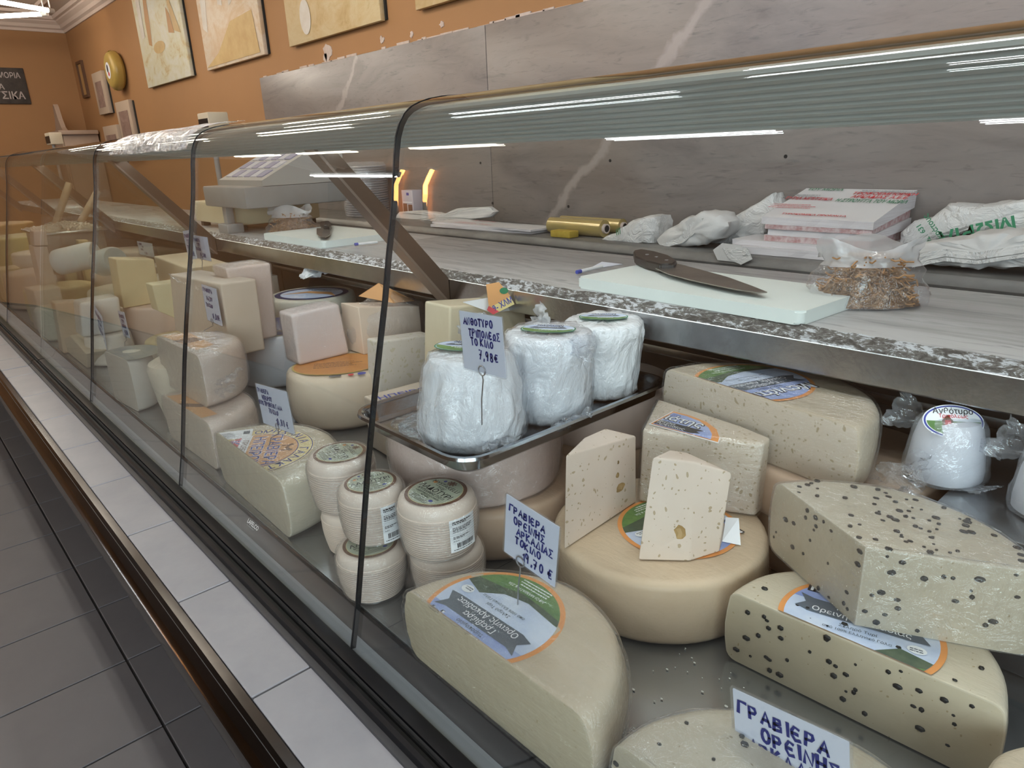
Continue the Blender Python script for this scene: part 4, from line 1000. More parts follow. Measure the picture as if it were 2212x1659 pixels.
wrapped((-.783, .776), zP, .0735, .142, 'anthotyro in a clear bag standing in the middle of the tray', cyl_, 9, lu, [((-.03, .03, .135), (.05, .06), (-.8, .2, .2), (0, -1, .5)), ((.05, -.02, .13), (.06, .05), (1, .2, .1), (0, -1, .4)), ((.055, -.03, .01), (.05, .08), (1, -.3, .3), (0, -.2, 1))])
wrapped((-.790, .921), zP, .0695, .134, 'tight white wrapped anthotyro at the far end of the tray', [(.80, 0), (.86, .03), (.90, .2), (.97, .6), (1.04, .88), (1.0, .96), (.9, 1.0)], 14, dirpx((1370, 680), (1260, 680), -.29), [], False)
fP = pz(1040, 905, -.33); yP = .53
yP = .538
price_tag(pY(990, 668, yP), pY(1086, 683, yP), pY(994, 795, yP), [('ΑΝΘΟΤΥΡΟ', .12, .22, .11, .68), ('ΤΡΙΠΟΛΕΩΣ', .22, .40, .11, .72), ('ΤΟ ΚΙΛΟ', .26, .54, .11, .52), ('7,98€', .42, .76, .14, .46)],
          pY(1040, 900, yP+.022), 'price card reading anthotyro tripoleos 7,98 on a wire in the bagged cheese', .47, .0011)
# ------------------------------------------------------------------ middle of the case
def xblk(name, label, px, X, depth, mats, group=None, bev=.004, cat='cheese', base=None, grow=0.):
    """px: TL,TR,BR,BL of a face lying in the plane x=X (facing +X); the body goes back towards -X"""
    q = [pX(a, b, X) for a, b in px]
    if base is not None: q[2].z = q[3].z = H+base
    bk = [v+v3(-depth, (v.y-(q[0].y+q[1].y)/2)*grow) for v in q]
    bot = [q[3], q[2], bk[2], bk[3]]; top = [q[0], q[1], bk[1], bk[0]]
    return block(name, label, bot, top, mats, group, bev, cat)
def yblk(name, label, px, Y, depth, mats, group=None, bev=.004, cat='cheese', base=None, dx=0.):
    q = [pY(a, b, Y) for a, b in px]
    if base is not None: q[2].z = q[3].z = H+base
    bk = [v+v3(dx, depth) for v in q]
    bot = [q[3], q[2], bk[2], bk[3]]; top = [q[0], q[1], bk[1], bk[0]]
    return block(name, label, bot, top, mats, group, bev, cat)
# half graviera with yellow-orange Epirus label
K1, K2 = pz(462, 930, -.511), pz(612, 1045, -.511)
tK, bK, (mK, nK) = half('graviera_half', 'wrapped half graviera of Epirus with yellow ring label and 18,80 tag', K1, K2, DK, -.511, cheese('epirus_rind', (.70, .66, .50), (.66, .61, .45), .75, .4, 0, .35), cheese('epirus_cut', (.62, .57, .42), (.58, .52, .38), .4, .5, 0, .2), b=.022, bulge=.004)
uK = v3(.85, -.53).normalized(); pK = Print(W(-1.204, .424, -.511), uK, perp(uK), Z3); rK = .108
pK.disc(YELP, 0, 0, rK, lift=.0006); pK.disc(BLUEP, 0, 0, rK*.985, lift=.0009); pK.disc(YELP, 0, 0, rK*.97, lift=.0011); pK.disc(BLUEP, 0, 0, rK*.745, lift=.0013); pK.disc(ORP, 0, 0, rK*.73, lift=.0015)
pK.arc_text(BLUEP, 'ΒΙΟΜΗΧΑΝΙΑ ΓΑΛΑΚΤΟΣ ΗΠΕΙΡΟΥ', 0, 0, rK*.78, math.radians(205), math.radians(-85), rK*.145, .0017, .02)
pK.poly(WHITEPR, [(-rK*.72, -rK*.12), (rK*.72, -rK*.12), (rK*.66, -rK*.3), (-rK*.66, -rK*.3)], .0017)
pK.poly(REDP, [(-rK*.66, -rK*.3), (rK*.66, -rK*.3), (rK*.45, -rK*.57), (-rK*.45, -rK*.57)], .0017)
pK.text(WHITEPR, 'ΓΡΑΒΙΕΡΑ', 0, rK*.22, rK*.2, bold=.045, lift=.0018); pK.text(BLUEP, 'ΓΡΑΒΙΕΡΑ', 0, rK*.22, rK*.2, bold=.015, lift=.0021)
pK.text(WHITEPR, 'ΗΠΕΙΡΟΥ', 0, -rK*.06, rK*.2, bold=.045, lift=.0018); pK.text(BLUEP, 'ΗΠΕΙΡΟΥ', 0, -rK*.06, rK*.2, bold=.015, lift=.0021)
pK.text(BROWN, 'ΠΡΟΒΕΙΟ ΓΑΛΑ', 0, -rK*.25, rK*.1, lift=.0021); pK.text(BLUEP, 'Καρ', -rK*.25, -rK*.52, rK*.22, bold=.03, lift=.0021)
pK.rect(BROWN, -rK*.12, rK*.46, -rK*.08, rK*.66, .0018); pK.rect(BROWN, rK*.08, rK*.46, rK*.12, rK*.66, .0018); pK.poly(BROWN, [(-rK*.16, rK*.6), (0, rK*.52), (rK*.16, rK*.6), (rK*.14, rK*.66), (0, rK*.58), (-rK*.14, rK*.66)], .002)
film_hull('film_wrap', bK, tK, FILML, .0036, .0012, 8)
pK.build('label', tK, [(W(mK.x, mK.y+.001, 0), v3(nK.x, nK.y))])
pS = Print(pz(505, 942, -.511), dirpx((475, 935), (530, 928), -.511), perp(dirpx((475, 935), (530, 928), -.511)), Z3)
pS.rect(WHITEPR, -.045, -.022, .035, .022, .0022); pS.lines(SLATE, -.035, .008, .04, 4, .007, .003, 4, .0026); pS.rect(SLATE, .018, -.004, .03, .012, .0026); pS.build('sticker', tK, [(W(mK.x, mK.y+.001, 0), v3(nK.x, nK.y))])
fK = pz(577, 960, -.511); yK = fK.y-.002
price_tag(pY(550, 826, yK), pY(620, 845, yK), pY(543, 905, yK), [('ΓΡΑΒΙΕΡΑ', .06, .20, .10, .62), ('ΗΠΕΙΡΟΥ', .18, .36, .10, .56), ('100% ΠΡΟΒΕΙΟ ΓΑΛΑ', .03, .50, .10, .9), ('ΤΟ ΚΙΛΟ', .32, .65, .10, .48), ('18,80 €', .5, .88, .14, .48)],
          fK, 'price card reading graviera ipeirou 18,80 standing on the Epirus half wheel', .5, .0009)
# stacked halves with orange strip labels
SB = cheese('half_rind_pink', (.72, .62, .52), (.68, .57, .47), .7, .4, 0, .35); SBC = cheese('half_cut_beige', (.66, .58, .46), (.62, .54, .42), .4, .5, 0, .2)
tAB, bAB, (mAB, nAB) = half('graviera_half', 'lower of two stacked halves beside the Epirus half, orange strip label peeping out', W(-1.705, .412, -.512), W(-1.415, .420, -.512), DK, -.512, SB, SBC, b=.02)
tAA, bAA, (mAA, nAA) = half('graviera_half', 'upper of two stacked halves, orange strip label and a twist of film', pz(335, 725, -.392), pz(430, 770, -.392), -.5115, -.392, SB, SBC, b=.02)
def strip(t_, p4, zr, m_, n_, mat=ORP):
    q = [pz(a, b, zr) for a, b in p4]; c = sum(q, Vector())/4; u = (q[1]-q[0]).normalized(); p = Print(c, u, perp(u), Z3)
    p.poly(mat, [((v-c).dot(u), (v-c).dot(perp(u))) for v in q], .001); 
    p.poly(BROWN, [((v-c).dot(u)*.9, (v-c).dot(perp(u))*.25) for v in q], .0014)
    p.build('label', t_, [(W(m_.x, m_.y+.001, 0), v3(n_.x, n_.y))])
strip(tAA, [(352, 727), (405, 718), (462, 745), (425, 757)], -.392, mAA, nAA)
strip(tAB, [(350, 858), (395, 852), (470, 895), (430, 905)], -.512, mAB, nAB)
film_hull('film_wrap', bAA, tAA, FILML, .003, .002, 4); film_hull('film_wrap', bAB, tAB, FILML, .003, .002, 6)
crumple('film_tail', W(-1.50, .475, -.455), (.075, .05), FILM, tAA, 31, dirv=(1, .35, .25), up=(0, -.5, 1), spike=.8, curl=.15)
crumple('film_tail', W(-1.50, .47, -.47), (.06, .04), FILM, tAA, 32, dirv=(1, .2, .0), up=(0, -.5, 1), spike=.7, curl=.1)
# wheel with orange label, carrying two pieces
V_r = cheese('orange_label_wheel_rind', (.70, .58, .43), (.74, .64, .48), .6, .4, 0, .3)
tV, bV = wheel('graviera_cheese', 'tall wheel with an orange label carrying a white square piece', (-1.523, .7825), DK, .131, .132, V_r, b=.02, bulge=.004)
pV = Print(W(-1.515, .775, -.487), v3(.5, .85).normalized(), perp(v3(.5, .85).normalized()), Z3)
pV.poly(GOLDP, [(.112*math.cos(a), .09*math.sin(a)) for a in [2*PI*i/40 for i in range(40)]], .0006)
pV.poly(painted('orange_paper', (.70, .30, .07), (.60, .24, .06), 40, .45, 0, Coat_Weight=.4), [(.108*math.cos(a), .086*math.sin(a)) for a in [2*PI*i/40 for i in range(40)]], .0009)
pV.lines(BROWN, -.06, .01, .12, 4, .012, .004, 4, .0012); pV.disc(BLUEP, .055, -.1, .010, lift=.001, n=18); pV.disc(RED, .03, -.103, .007, lift=.001, n=18); pV.rect(SLATE, -.02, -.106, .008, -.098, .001)
pV.build('label', tV)
tU, bU = xblk('sheep_cheese_piece', 'square white cheese piece in stretched film standing on the orange label', [(630, 680), (733, 656), (756, 763), (647, 788)], -1.575, .075, [cheese('square_white', (.82, .73, .68), (.78, .68, .62), .85, .4, 0, .8, streak=(3, 26, 26))], None, .009, base=-.4865)
film_hull('film_wrap', bU, tU, FILMS, .0025, .0018, 3)
tS, bS = xblk('bagged_cheese', 'cream cheese block in an open plastic bag with orange label, beside the white square piece', [(774, 664), (906, 661), (915, 762), (786, 766)], -1.535, .09, [cheese('cream_block', (.80, .68, .53), (.77, .65, .50), 0, .5)], None, .003, base=-.4865)
def bag(name, t_, c, rad, seed, mat=FILM2, zflat=None):
    bm = bmesh.new(); bmesh.ops.create_icosphere(bm, subdivisions=4, radius=1)
    for v in bm.verts:
        d = v.co.copy(); k = 1+.18*noise.noise(d*2.2+Vector((seed, 0, 0)))+.08*noise.noise(d*6+Vector((0, seed, 0))); p = Vector((d.x*rad[0], d.y*rad[1], d.z*rad[2]))*k
        v.co = Vector(c)+p
        if zflat is not None and v.co.z < zflat: v.co.z = zflat+.001
    return putbm(name, bm, mat, t_, None, 180)
bag('bag', tS, pX(840, 700, -1.58), (.075, .115, .082), 3, FILM, H-.4855)
q = [pX(775, 640, -1.57), pX(818, 612, -1.58), pX(895, 650, -1.57), pX(850, 655, -1.53)]
bm = bmesh.new(); bm_prism(bm, q, [v+v3(0, 0, .0012) for v in q]); putbm('label', bm, ORP, tS)
xblk('holey_cheese', 'pale block full of holes behind the empty corner of the tray', [(816, 738), (934, 722), (934, 840), (816, 870)], -1.36, .05, [HOLEY], None, .006, base=DK)
tI2, bI2 = block('graviera_half', 'beige half graviera with a lettered orange label, tucked under the tray corner', ring2([(-1.29, .711), (-1.10, .70), (-1.06, .74), (-1.06, .86), (-1.27, .86)], DK), ring2([(-1.285, .705), (-1.10, .695), (-1.06, .735), (-1.06, .86), (-1.275, .86)], -.497), [SBC], None, .006)
pI = Print(W(-1.20, .775, -.4965), dirpx((790, 850), (850, 838), -.497), perp(dirpx((790, 850), (850, 838), -.497)), Z3); pI.rect(ORP, -.07, -.04, .07, .01); pI.text(BLUEP, 'ΗΠΕΙΡΟΥ', 0, .018, .022, bold=.02); pI.build('label', tI2)
# piece behind the tray with a folded carton
tT, bT = xblk('wrapped_wedge', 'pale wedge half wrapped in white paper with an orange nine-month carton, behind the tray', [(972, 662), (1135, 650), (1140, 760), (965, 760)], -1.13, .09, [cheese('pale_yellow_wedge', (.74, .68, .48), (.70, .63, .43), .3, .5)], None, .006, base=DK+.16)
block('graviera_cheese', 'plain block hidden behind the tray under the paper-wrapped wedge', ring2([(-1.22, .88), (-1.09, .88), (-1.09, 1.04), (-1.22, 1.04)], DK), ring2([(-1.22, .88), (-1.09, .88), (-1.09, 1.04), (-1.22, 1.04)], DK+.1595), [SBC], None, .006)
q = [pX(1000, 653, -1.122), pX(1075, 640, -1.12), pX(1128, 668, -1.118), pX(1062, 676, -1.10)]
bm = bmesh.new(); bm_prism(bm, q, [v+v3(0, 0, .0008) for v in q]); putbm('paper_wrap', bm, WHITEP, tT)
u = (pX(1125, 665, -1.10)-pX(1068, 678, -1.10)).normalized(); vv = (pX(1085, 630, -1.12)-pX(1068, 678, -1.10)); vv = (vv-u*vv.dot(u)).normalized()
pc = Print(pX(1065, 680, -1.085), u, vv); pc.poly(YELP, [(0, 0), (.066, .012), (.064, .030), (-.004, .016)], .0); pc.poly(ORP, [(-.004, .016), (.064, .030), (.046, .066), (.010, .066)], .0)
pc.poly(REDP, [(0, 0), (.018, .004), (-.004, .02), (-.012, .012)], .001); pc.poly(GREENP, [(.05+.012*math.cos(a), .045+.007*math.sin(a)) for a in [2*PI*i/16 for i in range(16)]], .001); pc.text(BLUEP, '9- ΧΛΜ', .036, .012, .013, .2, .02, lift=.001)
pc.build('carton', tT)
# wheels with navy labels under the worktop edge
tX, bX = wheel('graviera_cheese', 'white wheel with a torn navy label standing on the deck behind the stacked halves', (-1.955, .815), DK, .125, .15, cheese('white_wheel_rind', (.74, .78, .80), (.70, .73, .74), .7, .35, 0, .3), b=.012)
pX_ = Print(W(-1.955, .815, -.4695), v3(.6, .8), perp(v3(.6, .8)), Z3); pX_.disc(GOLDP, 0, 0, .122, lift=.0005); pX_.disc(NAVY, 0, 0, .119, lift=.0008); pX_.lines(GOLDP, -.05, -.06, .1, 2, .012, .004, 3, .0011); pX_.build('label', tX)
wheel('graviera_cheese', 'plain pale wheel at the bottom under the navy and orange labelled wheel', (-2.11, 1.04), DK, .14, .145, PALE)
tW, bW = wheel('graviera_cheese', 'pale wheel with a navy, white and orange label under the worktop edge', (-2.10, 1.01), DK+.1455, .135, .055, cheese('mint_wheel_rind', (.66, .66, .54), (.62, .62, .50), .6, .4, 0, .2), b=.012)
pW = Print(W(-2.09, 1.005, DK+.2006), v3(.75, .66), perp(v3(.75, .66)), Z3); pW.disc(NAVY, 0, 0, .118, .10, .0006); pW.disc(SKY_L, 0, 0, .10, .083, .0009)
pW.poly(ORP, [(-.098, -.02), (-.02, .004), (.06, -.02), (.098, -.05), (.06, .015), (-.02, .035)], .0012); pW.text(BLACKP, 'Τυροκομία', .02, .045, .016, lift=.0013); pW.build('label', tW)
crumple('paper_scrap', pX(650, 600, -2.05), (.09, .09), WHITEP, tW, 5, dirv=(-.2, 1, .1), up=(.3, 0, 1), spike=.5)
tY, bY = xblk('sheep_cheese_piece', 'square beige cheese piece in streaked film leaning in front of the navy label', [(487, 580), (585, 568), (593, 678), (530, 690)], -1.83, .10, [cheese('square_beige', (.74, .62, .53), (.70, .58, .49), .9, .38, 0, .9, streak=(3, 30, 30))], None, .008, base=-.4685)
film_hull('film_wrap', bY, tY, FILMS, .0025, .002, 5)
# tall block with tag
wheel('graviera_cheese', 'plain wheel on the deck supporting the tall beige block', (-1.95, .575), DK, .076, .145, SB)
tZ, bZ = yblk('graviera_block', 'tall beige block with shiny film on top behind the upper stacked half', [(366, 592), (476, 614), (492, 726), (380, 722)], .60, .09, [SBC], None, .006, base=-.4745)
crumple('film_top', pY(370, 596, .61)+v3(0, 0, .006), (.30, .11), FILM, tZ, 41, 20, (1, .15, -.05), (0, 0, 1), .35, .0)
yb = .592
price_tag(pY(434, 612, yb-.004), pY(467, 623, yb-.004), pY(420, 680, yb-.004), [('ΓΡΑΒΙΕΡΑ', .1, .18, .10, .7), ('ΝΑΞΟΥ', .25, .4, .10, .55), ('ΤΟ ΚΙΛΟ', .15, .58, .09, .6), ('16,80€', .45, .86, .14, .5)], pz(430, 728, -.392), 'narrow price card reading naxou 16,80 before the tall beige block', .38, .0012)
# low pieces by the glass
AD = cheese('white_rind_tall', (.74, .72, .62), (.70, .68, .58), .7, .38, 0, .25)
tAD, bAD, (mAD, nAD) = half('graviera_half', 'tall white half wheel with dark slate label beside the glass', pz(212, 760, -.48)+v3(0, .014), pz(263, 783, -.48)+v3(0, .014), DK, -.48, AD, cheese('grey_cut', (.58, .55, .46), (.54, .51, .42), .3, .5), b=.012)
pA = Print(W(mAD.x, mAD.y+.035, -.48), v3(1, 0), v3(0, 1), Z3); pA.disc(painted('slate_navy_print', (.06, .08, .13), (.16, .17, .16), 30, .35, 0, Coat_Weight=.6), 0, 0, .085, .075, .0008); pA.build('label', tAD, [(W(mAD.x, mAD.y+.002, 0), v3(nAD.x, nAD.y))])
lathe('body', [(0, 0), (.055, 0), (.063, .008), (.072, .05), (.080, .11), (.083, .135), (.078, .15), (.065, .157), (0, .158)], W(-1.805, .50, DK), cheese('basket_rind', (.72, .66, .52), (.68, .62, .47), .7, .4, 0, .35), thing('basket_cheese', 'rounded basket-shaped cheese with a torn orange label beside the stacked halves', 'cheese', W(-1.805, .50, DK)), None, 48)
pb = Print(W(-1.805, .50, DK+.158), v3(1, 0), v3(0, 1), Z3); pb.disc(ORP, .01, .0, .05, .035, .001); pb.poly(WHITEPR, [(-.04, -.03), (.03, -.035), (.045, -.012), (-.03, -.01)], .0014); pb.build('label', bpy.data.objects['basket_cheese'])
# ------------------------------------------------------------------ far half of the cheese case
FARG = 'pieces crowded into the far end of the cheese case'
wheel('graviera_cheese', 'pinkish wheel supporting the yellow kasseri slab', (-2.60, .70), DK, .13, .165, cheese('pink_far', (.62, .49, .38), (.66, .53, .42), .3, .45))
xblk('kasseri_slab', 'upright yellow kasseri slab with a scored top edge on the pinkish wheel', [(250, 560), (333, 560), (346, 638), (262, 643)], -2.56, .10, [YEL], None, .005, base=-.4545)
xblk('kasseri_piece', 'small pale yellow block leaning beside the upright kasseri slab', [(328, 616), (386, 608), (384, 690), (342, 672)], -2.36, .07, [cheese('kasseri_pale', (.70, .64, .40), (.66, .60, .36), .2, .5)], None, .004)
wheel('graviera_cheese', 'smooth yellow wheel under the small pale yellow block', (-2.36, .66), DK, .105, .085, YEL)
tq, bq = wheel('graviera_cheese', 'little white wheel with dark oval label in front of the yellow wheel', (-2.18, .615), DK, .085, .10, PALE)
pq = Print(W(-2.16, .60, DK+.1005), v3(1, 0), v3(0, 1), Z3); pq.disc(SLATE, 0, 0, .05, .035); pq.build('label', tq)
yblk('kasseri_half', 'pale kasseri half with a dark label behind the upright kasseri slab', [(332, 553), (405, 580), (408, 655), (352, 640)], .76, .14, [cheese('kasseri_half_m', (.66, .57, .38), (.62, .53, .34), .2, .5)], None, .006)
xblk('feta_block', 'white wrapped block with rounded corners beside the slate labelled half', [(172, 655), (258, 640), (272, 738), (182, 745)], -2.52, .10, [cheese('white_wrap_block', (.74, .72, .62), (.70, .68, .58), .85, .35, 0, .6)], None, .012, base=-.52)
wheel('graviera_cheese', 'pale wheel with a blue and pink label under the white wrapped block', (-2.55, .495), DK, .068, .0995, PALE)
yblk('cheese_wedge', 'yellowish wedge in shiny film standing by the glass', [(150, 724), (186, 764), (200, 850), (138, 800)], .410, .06, [cheese('yellowish_far', (.62, .54, .38), (.58, .50, .34), .5, .4, 0, .4)], None, .006, base=DK)
xblk('cheese_wedge', 'tan wedge in film behind the yellowish wedge by the glass', [(118, 655), (170, 650), (176, 700), (122, 705)], -2.80, .07, [cheese('tan_far', (.60, .48, .32), (.56, .44, .28), .6, .4, 0, .5)], None, .006, base=DK)
wheel('graviera_cheese', 'pale wheel with a reddish label beyond the kasseri slab', (-3.07, .70), DK, .14, .16, PALE)
t_, b_ = wheel('graviera_cheese', 'wheel with an orange rimmed label beside the white cheese log', (-2.80, .60), DK, .06, .14, cheese('beige_far', (.64, .56, .42), (.60, .52, .38), .5, .4))
pq = Print(W(-2.80, .60, DK+.1405), v3(1, 0), v3(0, 1), Z3); pq.disc(SLATE, 0, 0, .042, .03); pq.build('label', t_)
def log(label, a, b, r, mat, grp=None):
    a, b = Vector(a), Vector(b); d = (b-a).normalized(); n = (b-a).length
    t = thing('cheese_log', label, 'cheese', (a+b)/2-v3(0, 0, r), grp)
    tube('body', [a, a+d*.006, a+d*.02, b-d*.02, b-d*.006, b], [r*.86, r*.96, r, r, r*.96, r*.86], mat, t, None, 24); return t
log('smooth white cheese log lying across the wheels', pX(122, 568, -3.35), pX(208, 548, -3.25), .052, WHT, FARG)
log('second white cheese log with a blue lettered band', pX(218, 570, -3.05), pX(250, 560, -2.95), .05, WHT, FARG)
for i, (lab, px, X, d, m_, bs_) in enumerate((
        ('short pinkish piece standing above the cheese log', [(72, 500), (100, 498), (104, 530), (74, 532)], -3.45, .09, PINKC, None),
        ('broad pinkish half standing under the short pinkish piece', [(72, 533), (102, 532), (112, 568), (76, 570)], -3.45, .12, PINKC, DK),
        ('small yellow cube before the grey pan', [(127, 528), (150, 527), (154, 542), (130, 543)], -3.75, .05, YEL, DK),
        ('small yellow cube on the white cheese log', [(168, 519), (190, 518), (190, 530), (168, 531)], -3.65, .05, YEL, DK))):
    xblk('cheese_piece', lab, px, X, d, [m_], FARG, .005, base=bs_)
for i, (lab, c, r, h, m_) in enumerate((
        ('flat wheel beyond the glass partition, stacked low', (-3.10, .465), .085, .12, PALE), ('wheel deep inside behind the cheese log', (-3.57, .83), .15, .17, SB), ('yellow wheel deep in the farther case', (-3.50, .54), .13, .14, YEL),
        ('brownish wheel in the farther case', (-3.95, .55), .15, .16, CRP), ('white wheel in the farther case beside the partition glass', (-3.27, .97), .14, .15, PALE), ('tan wheel at the back of the farther case', (-4.05, .95), .15, .2, SB),
        ('pale wheel standing far inside the farther case', (-4.45, .66), .15, .2, PALE), ('olive coloured round in the farther case', (-4.85, .6), .17, .26, cheese('olive_round', (.42, .40, .16), (.50, .46, .2), .3, .5)), ('amber round at the far end', (-5.4, .6), .18, .3, cheese('amber_round', (.50, .34, .12), (.44, .28, .1), .3, .5)))):
    wheel('graviera_cheese', lab, c, DK, r, h, m_, None, (), FARG, n=40)
for i, (lab, pts, h, m_) in enumerate((('beige half block by the glass of the farther case', [(-3.36, .40), (-3.22, .41), (-3.22, .50), (-3.36, .50)], .17, SBC),
        ('cream block on the deck of the farther case', [(-4.1, .42), (-3.95, .42), (-3.95, .385+.15), (-4.1, .385+.15)][:0] or [(-4.30, .41), (-4.14, .41), (-4.14, .40+.1), (-4.30, .40+.1)], .16, YEL),
        ('white block between the cheese log and the kasseri half', [(-2.90+.02, .80), (-2.76, .80), (-2.76, .93), (-2.88, .93)], .20, PALEC), ('tall beige block behind the small yellow wheel', [(-2.42, .80), (-2.28, .80), (-2.28, .92), (-2.42, .92)], .19, SB), ('pale block at the back beneath the worktop edge', [(-2.72, .98), (-2.55, .98), (-2.55, 1.1), (-2.72, 1.1)], .2, PALE))):
    block('cheese_block', lab, ring2(pts, DK), ring2(pts, DK+h), [m_], FARG, .006)
# steel pan of grated cheese with two wooden-handled scoops
SP = W(-4.05, .95, -.415)
pan = thing('steel_pan', 'deep grey steel pan of grated cheese near the far worktop', 'pan', SP)
a, b, c_, d_ = pX(88, 507, -3.75), pX(222, 487, -3.75), pX(212, 560, -3.75), pX(100, 575, -3.75)
box('pan_body', (-4.15, a.y, d_.z-.02), (-3.75, b.y, a.z-.004), painted('pan_steel', (.20, .18, .165), (.26, .24, .22), 6, .4, .03, .6), pan, .008)
box('pan_rim', (-4.17, a.y-.015, a.z-.006), (-3.735, b.y+.015, a.z+.004), STEEL, pan, .004)
bm = bmesh.new(); rr = random.Random(8)
for k in range(520):
    p_ = Vector((-3.95+.2*(rr.random()*2-1)*.9, (a.y+b.y)/2+(b.y-a.y)*.48*(rr.random()*2-1), 0)); hh = .035*(1-((p_.x+3.95)/.2)**2)*(1-((p_.y-(a.y+b.y)/2)/(b.y-a.y)/.5)**2); p_.z = a.z+.002+max(0, hh)*rr.random()
    M = Matrix.Translation(p_) @ Matrix.Rotation(rr.random()*6, 4, 'Z') @ Matrix.Rotation(rr.random()*.6, 4, 'Y') @ Matrix.Diagonal((.03, .006, .005, 1)); bmesh.ops.create_cube(bm, size=1, matrix=M)
o = putbm('grated_cheese', bm, PALEC, pan); o['kind'] = 'stuff'
WOOD = painted('scoop_wood', (.42, .30, .20), (.36, .25, .16), 12, .5, .1)
for i, (p0, p1, lab) in enumerate((((120, 484), (150, 395), 'wooden scoop handle rising steeply from the grated cheese'), ((174, 480), (212, 412), 'shorter wooden scoop handle leaning out of the grated cheese'))):
    t = thing('scoop', lab, 'scoop', pX(*p0, -3.95), 'scoops in the grated cheese'); tube('handle', [pX(*p0, -3.95), pX(*p1, -3.95)], .016, WOOD, t, None, 10)
    tube('bowl', [pX(*p0, -3.95)-v3(0, 0, .05), pX(*p0, -3.95)-v3(0, 0, .02), pX(*p0, -3.95)], [.03, .04, .02], STEEL, t, None, 12)
# small far price cards
for i, (TL, TR, BL, Y, lab) in enumerate((((394, 498), (412, 495), (401, 562), .75, 'slanted price card beside the wider one over the kasseri half'), ((412, 506), (448, 512), (416, 556), .78, 'wider upright price card over the kasseri half'),
        ((295, 520), (329, 526), (299, 549), .86, 'price card leaning behind the upright kasseri slab'), ((99, 594), (121, 593), (106, 634), .56, 'grey price card on a long wire beside the cheese log'),
        ((203, 657), (221, 684), (201, 712), .47, 'steeply turned price card on the white wrapped block'), ((254, 670), (268, 674), (256, 722), .50, 'narrow price card at the corner of the white wrapped block'),
        ((24, 556), (55, 548), (30, 578), .70, 'price card standing far inside beyond the glass partition'), ((60, 552), (72, 552), (62, 580), .62, 'thin price card edge-on by the glass partition'))):
    A_, B_, C_ = pY(*TL, Y), pY(*TR, Y), pY(*BL, Y); ft = C_.lerp(B_-(A_-C_), .5)-v3(0, 0, .035)
    price_tag(A_, B_, C_, [('ΓΡΑΒΙΕΡΑ', .12, .25, .12, .76), ('ΤΥΡΙ', .3, .45, .12, .5), ('ΤΟ ΚΙΛΟ', .2, .62, .11, .6), ('17,50€', .4, .88, .16, .5)], ft, lab, .45, .0016)
# tape of crinkled clear film on the curved glass top
vs, fs = [], []; PR = offs(GP[8:], -.004); NX = 60
for i in range(NX+1):
    x = -2.0+.56*i/NX
    for j, (y, z) in enumerate(PR):
        k = noise.noise(Vector((x*60, j*.9, 1)))*.003+noise.noise(Vector((x*140, j*2.3, 4)))*.002+.002
        e = .02*noise.noise(Vector((x*25, j*.6, 9))); nn_ = Vector((-.5, .8)); vs.append(W(x+e, y-.5*k, z+.8*k))
m_ = len(PR)
for i in range(NX):
    for j in range(m_-1):
        if j < 3: continue
        fs.append((i*m_+j, i*m_+j+1, (i+1)*m_+j+1, (i+1)*m_+j))
put('tape_patch', vs, fs, filmmat('crinkled_tape', (.9, .93, .95), .25, 1., 60, (1, 1, 1), .3), bpy.data.objects['display_case'], None, 10)
p = Print(W(0, .386, -.630), v3(1, 0, 0), Vector((0, .55, .83)).normalized()); xb = pz(527, 1145, -.632)
p.text(WHITEPR, 'LAFELCO', xb.x, -.003, .008, bold=.02, lift=.0022); p.lines(GREYS, xb.x-.02, -.007, .03, 1, .002, .0014, 2, .0022); p.build('maker_badge', bpy.data.objects['display_case'])
# ------------------------------------------------------------------ on the worktop
ZW = -.2699
BOARDM = painted('white_cutting_board', (.74, .79, .76), (.68, .73, .70), 5, .45, .05)
def board(label, FL, FR, depthv, th=.02, r=.012):
    u = (FR-FL).normalized(); w = (FR-FL).length; n = Vector((-u.y, u.x, 0)); c = FL+u*w/2+n*depthv/2
    t = thing('cutting_board', label, 'cutting board', (c.x, c.y, H+ZW))
    pts = rrect(w, depthv, r, 5); P = lambda q, z: Vector((c.x, c.y, H+ZW+z))+u*q[0]+n*q[1]
    bm = bmesh.new(); bm_prism(bm, [P(q, .0004) for q in pts], [P(q, th) for q in pts])
    es = [e for e in bm.edges if abs(e.verts[0].co.z-e.verts[1].co.z) < 1e-6]; bmesh.ops.bevel(bm, geom=es, offset=.003, segments=2, affect='EDGES')
    putbm('slab', bm, BOARDM, t, None, 40); return t
ZB = ZW+.0205
board('thick white cutting board under the large knife', pz(1245, 600, ZB), pz(1733, 676, ZB), .205, .022)
ZK = ZW+.0225
def outline(pxs, zr): return [pz(a, b, zr) for a, b in pxs]
BLADE = painted('stained_blade', (.24, .215, .19), (.34, .31, .28), 14, .3, .03, .9)
HANDLE = painted('dark_wood_handle', (.022, .016, .014), (.035, .026, .022), 30, .4, .1)
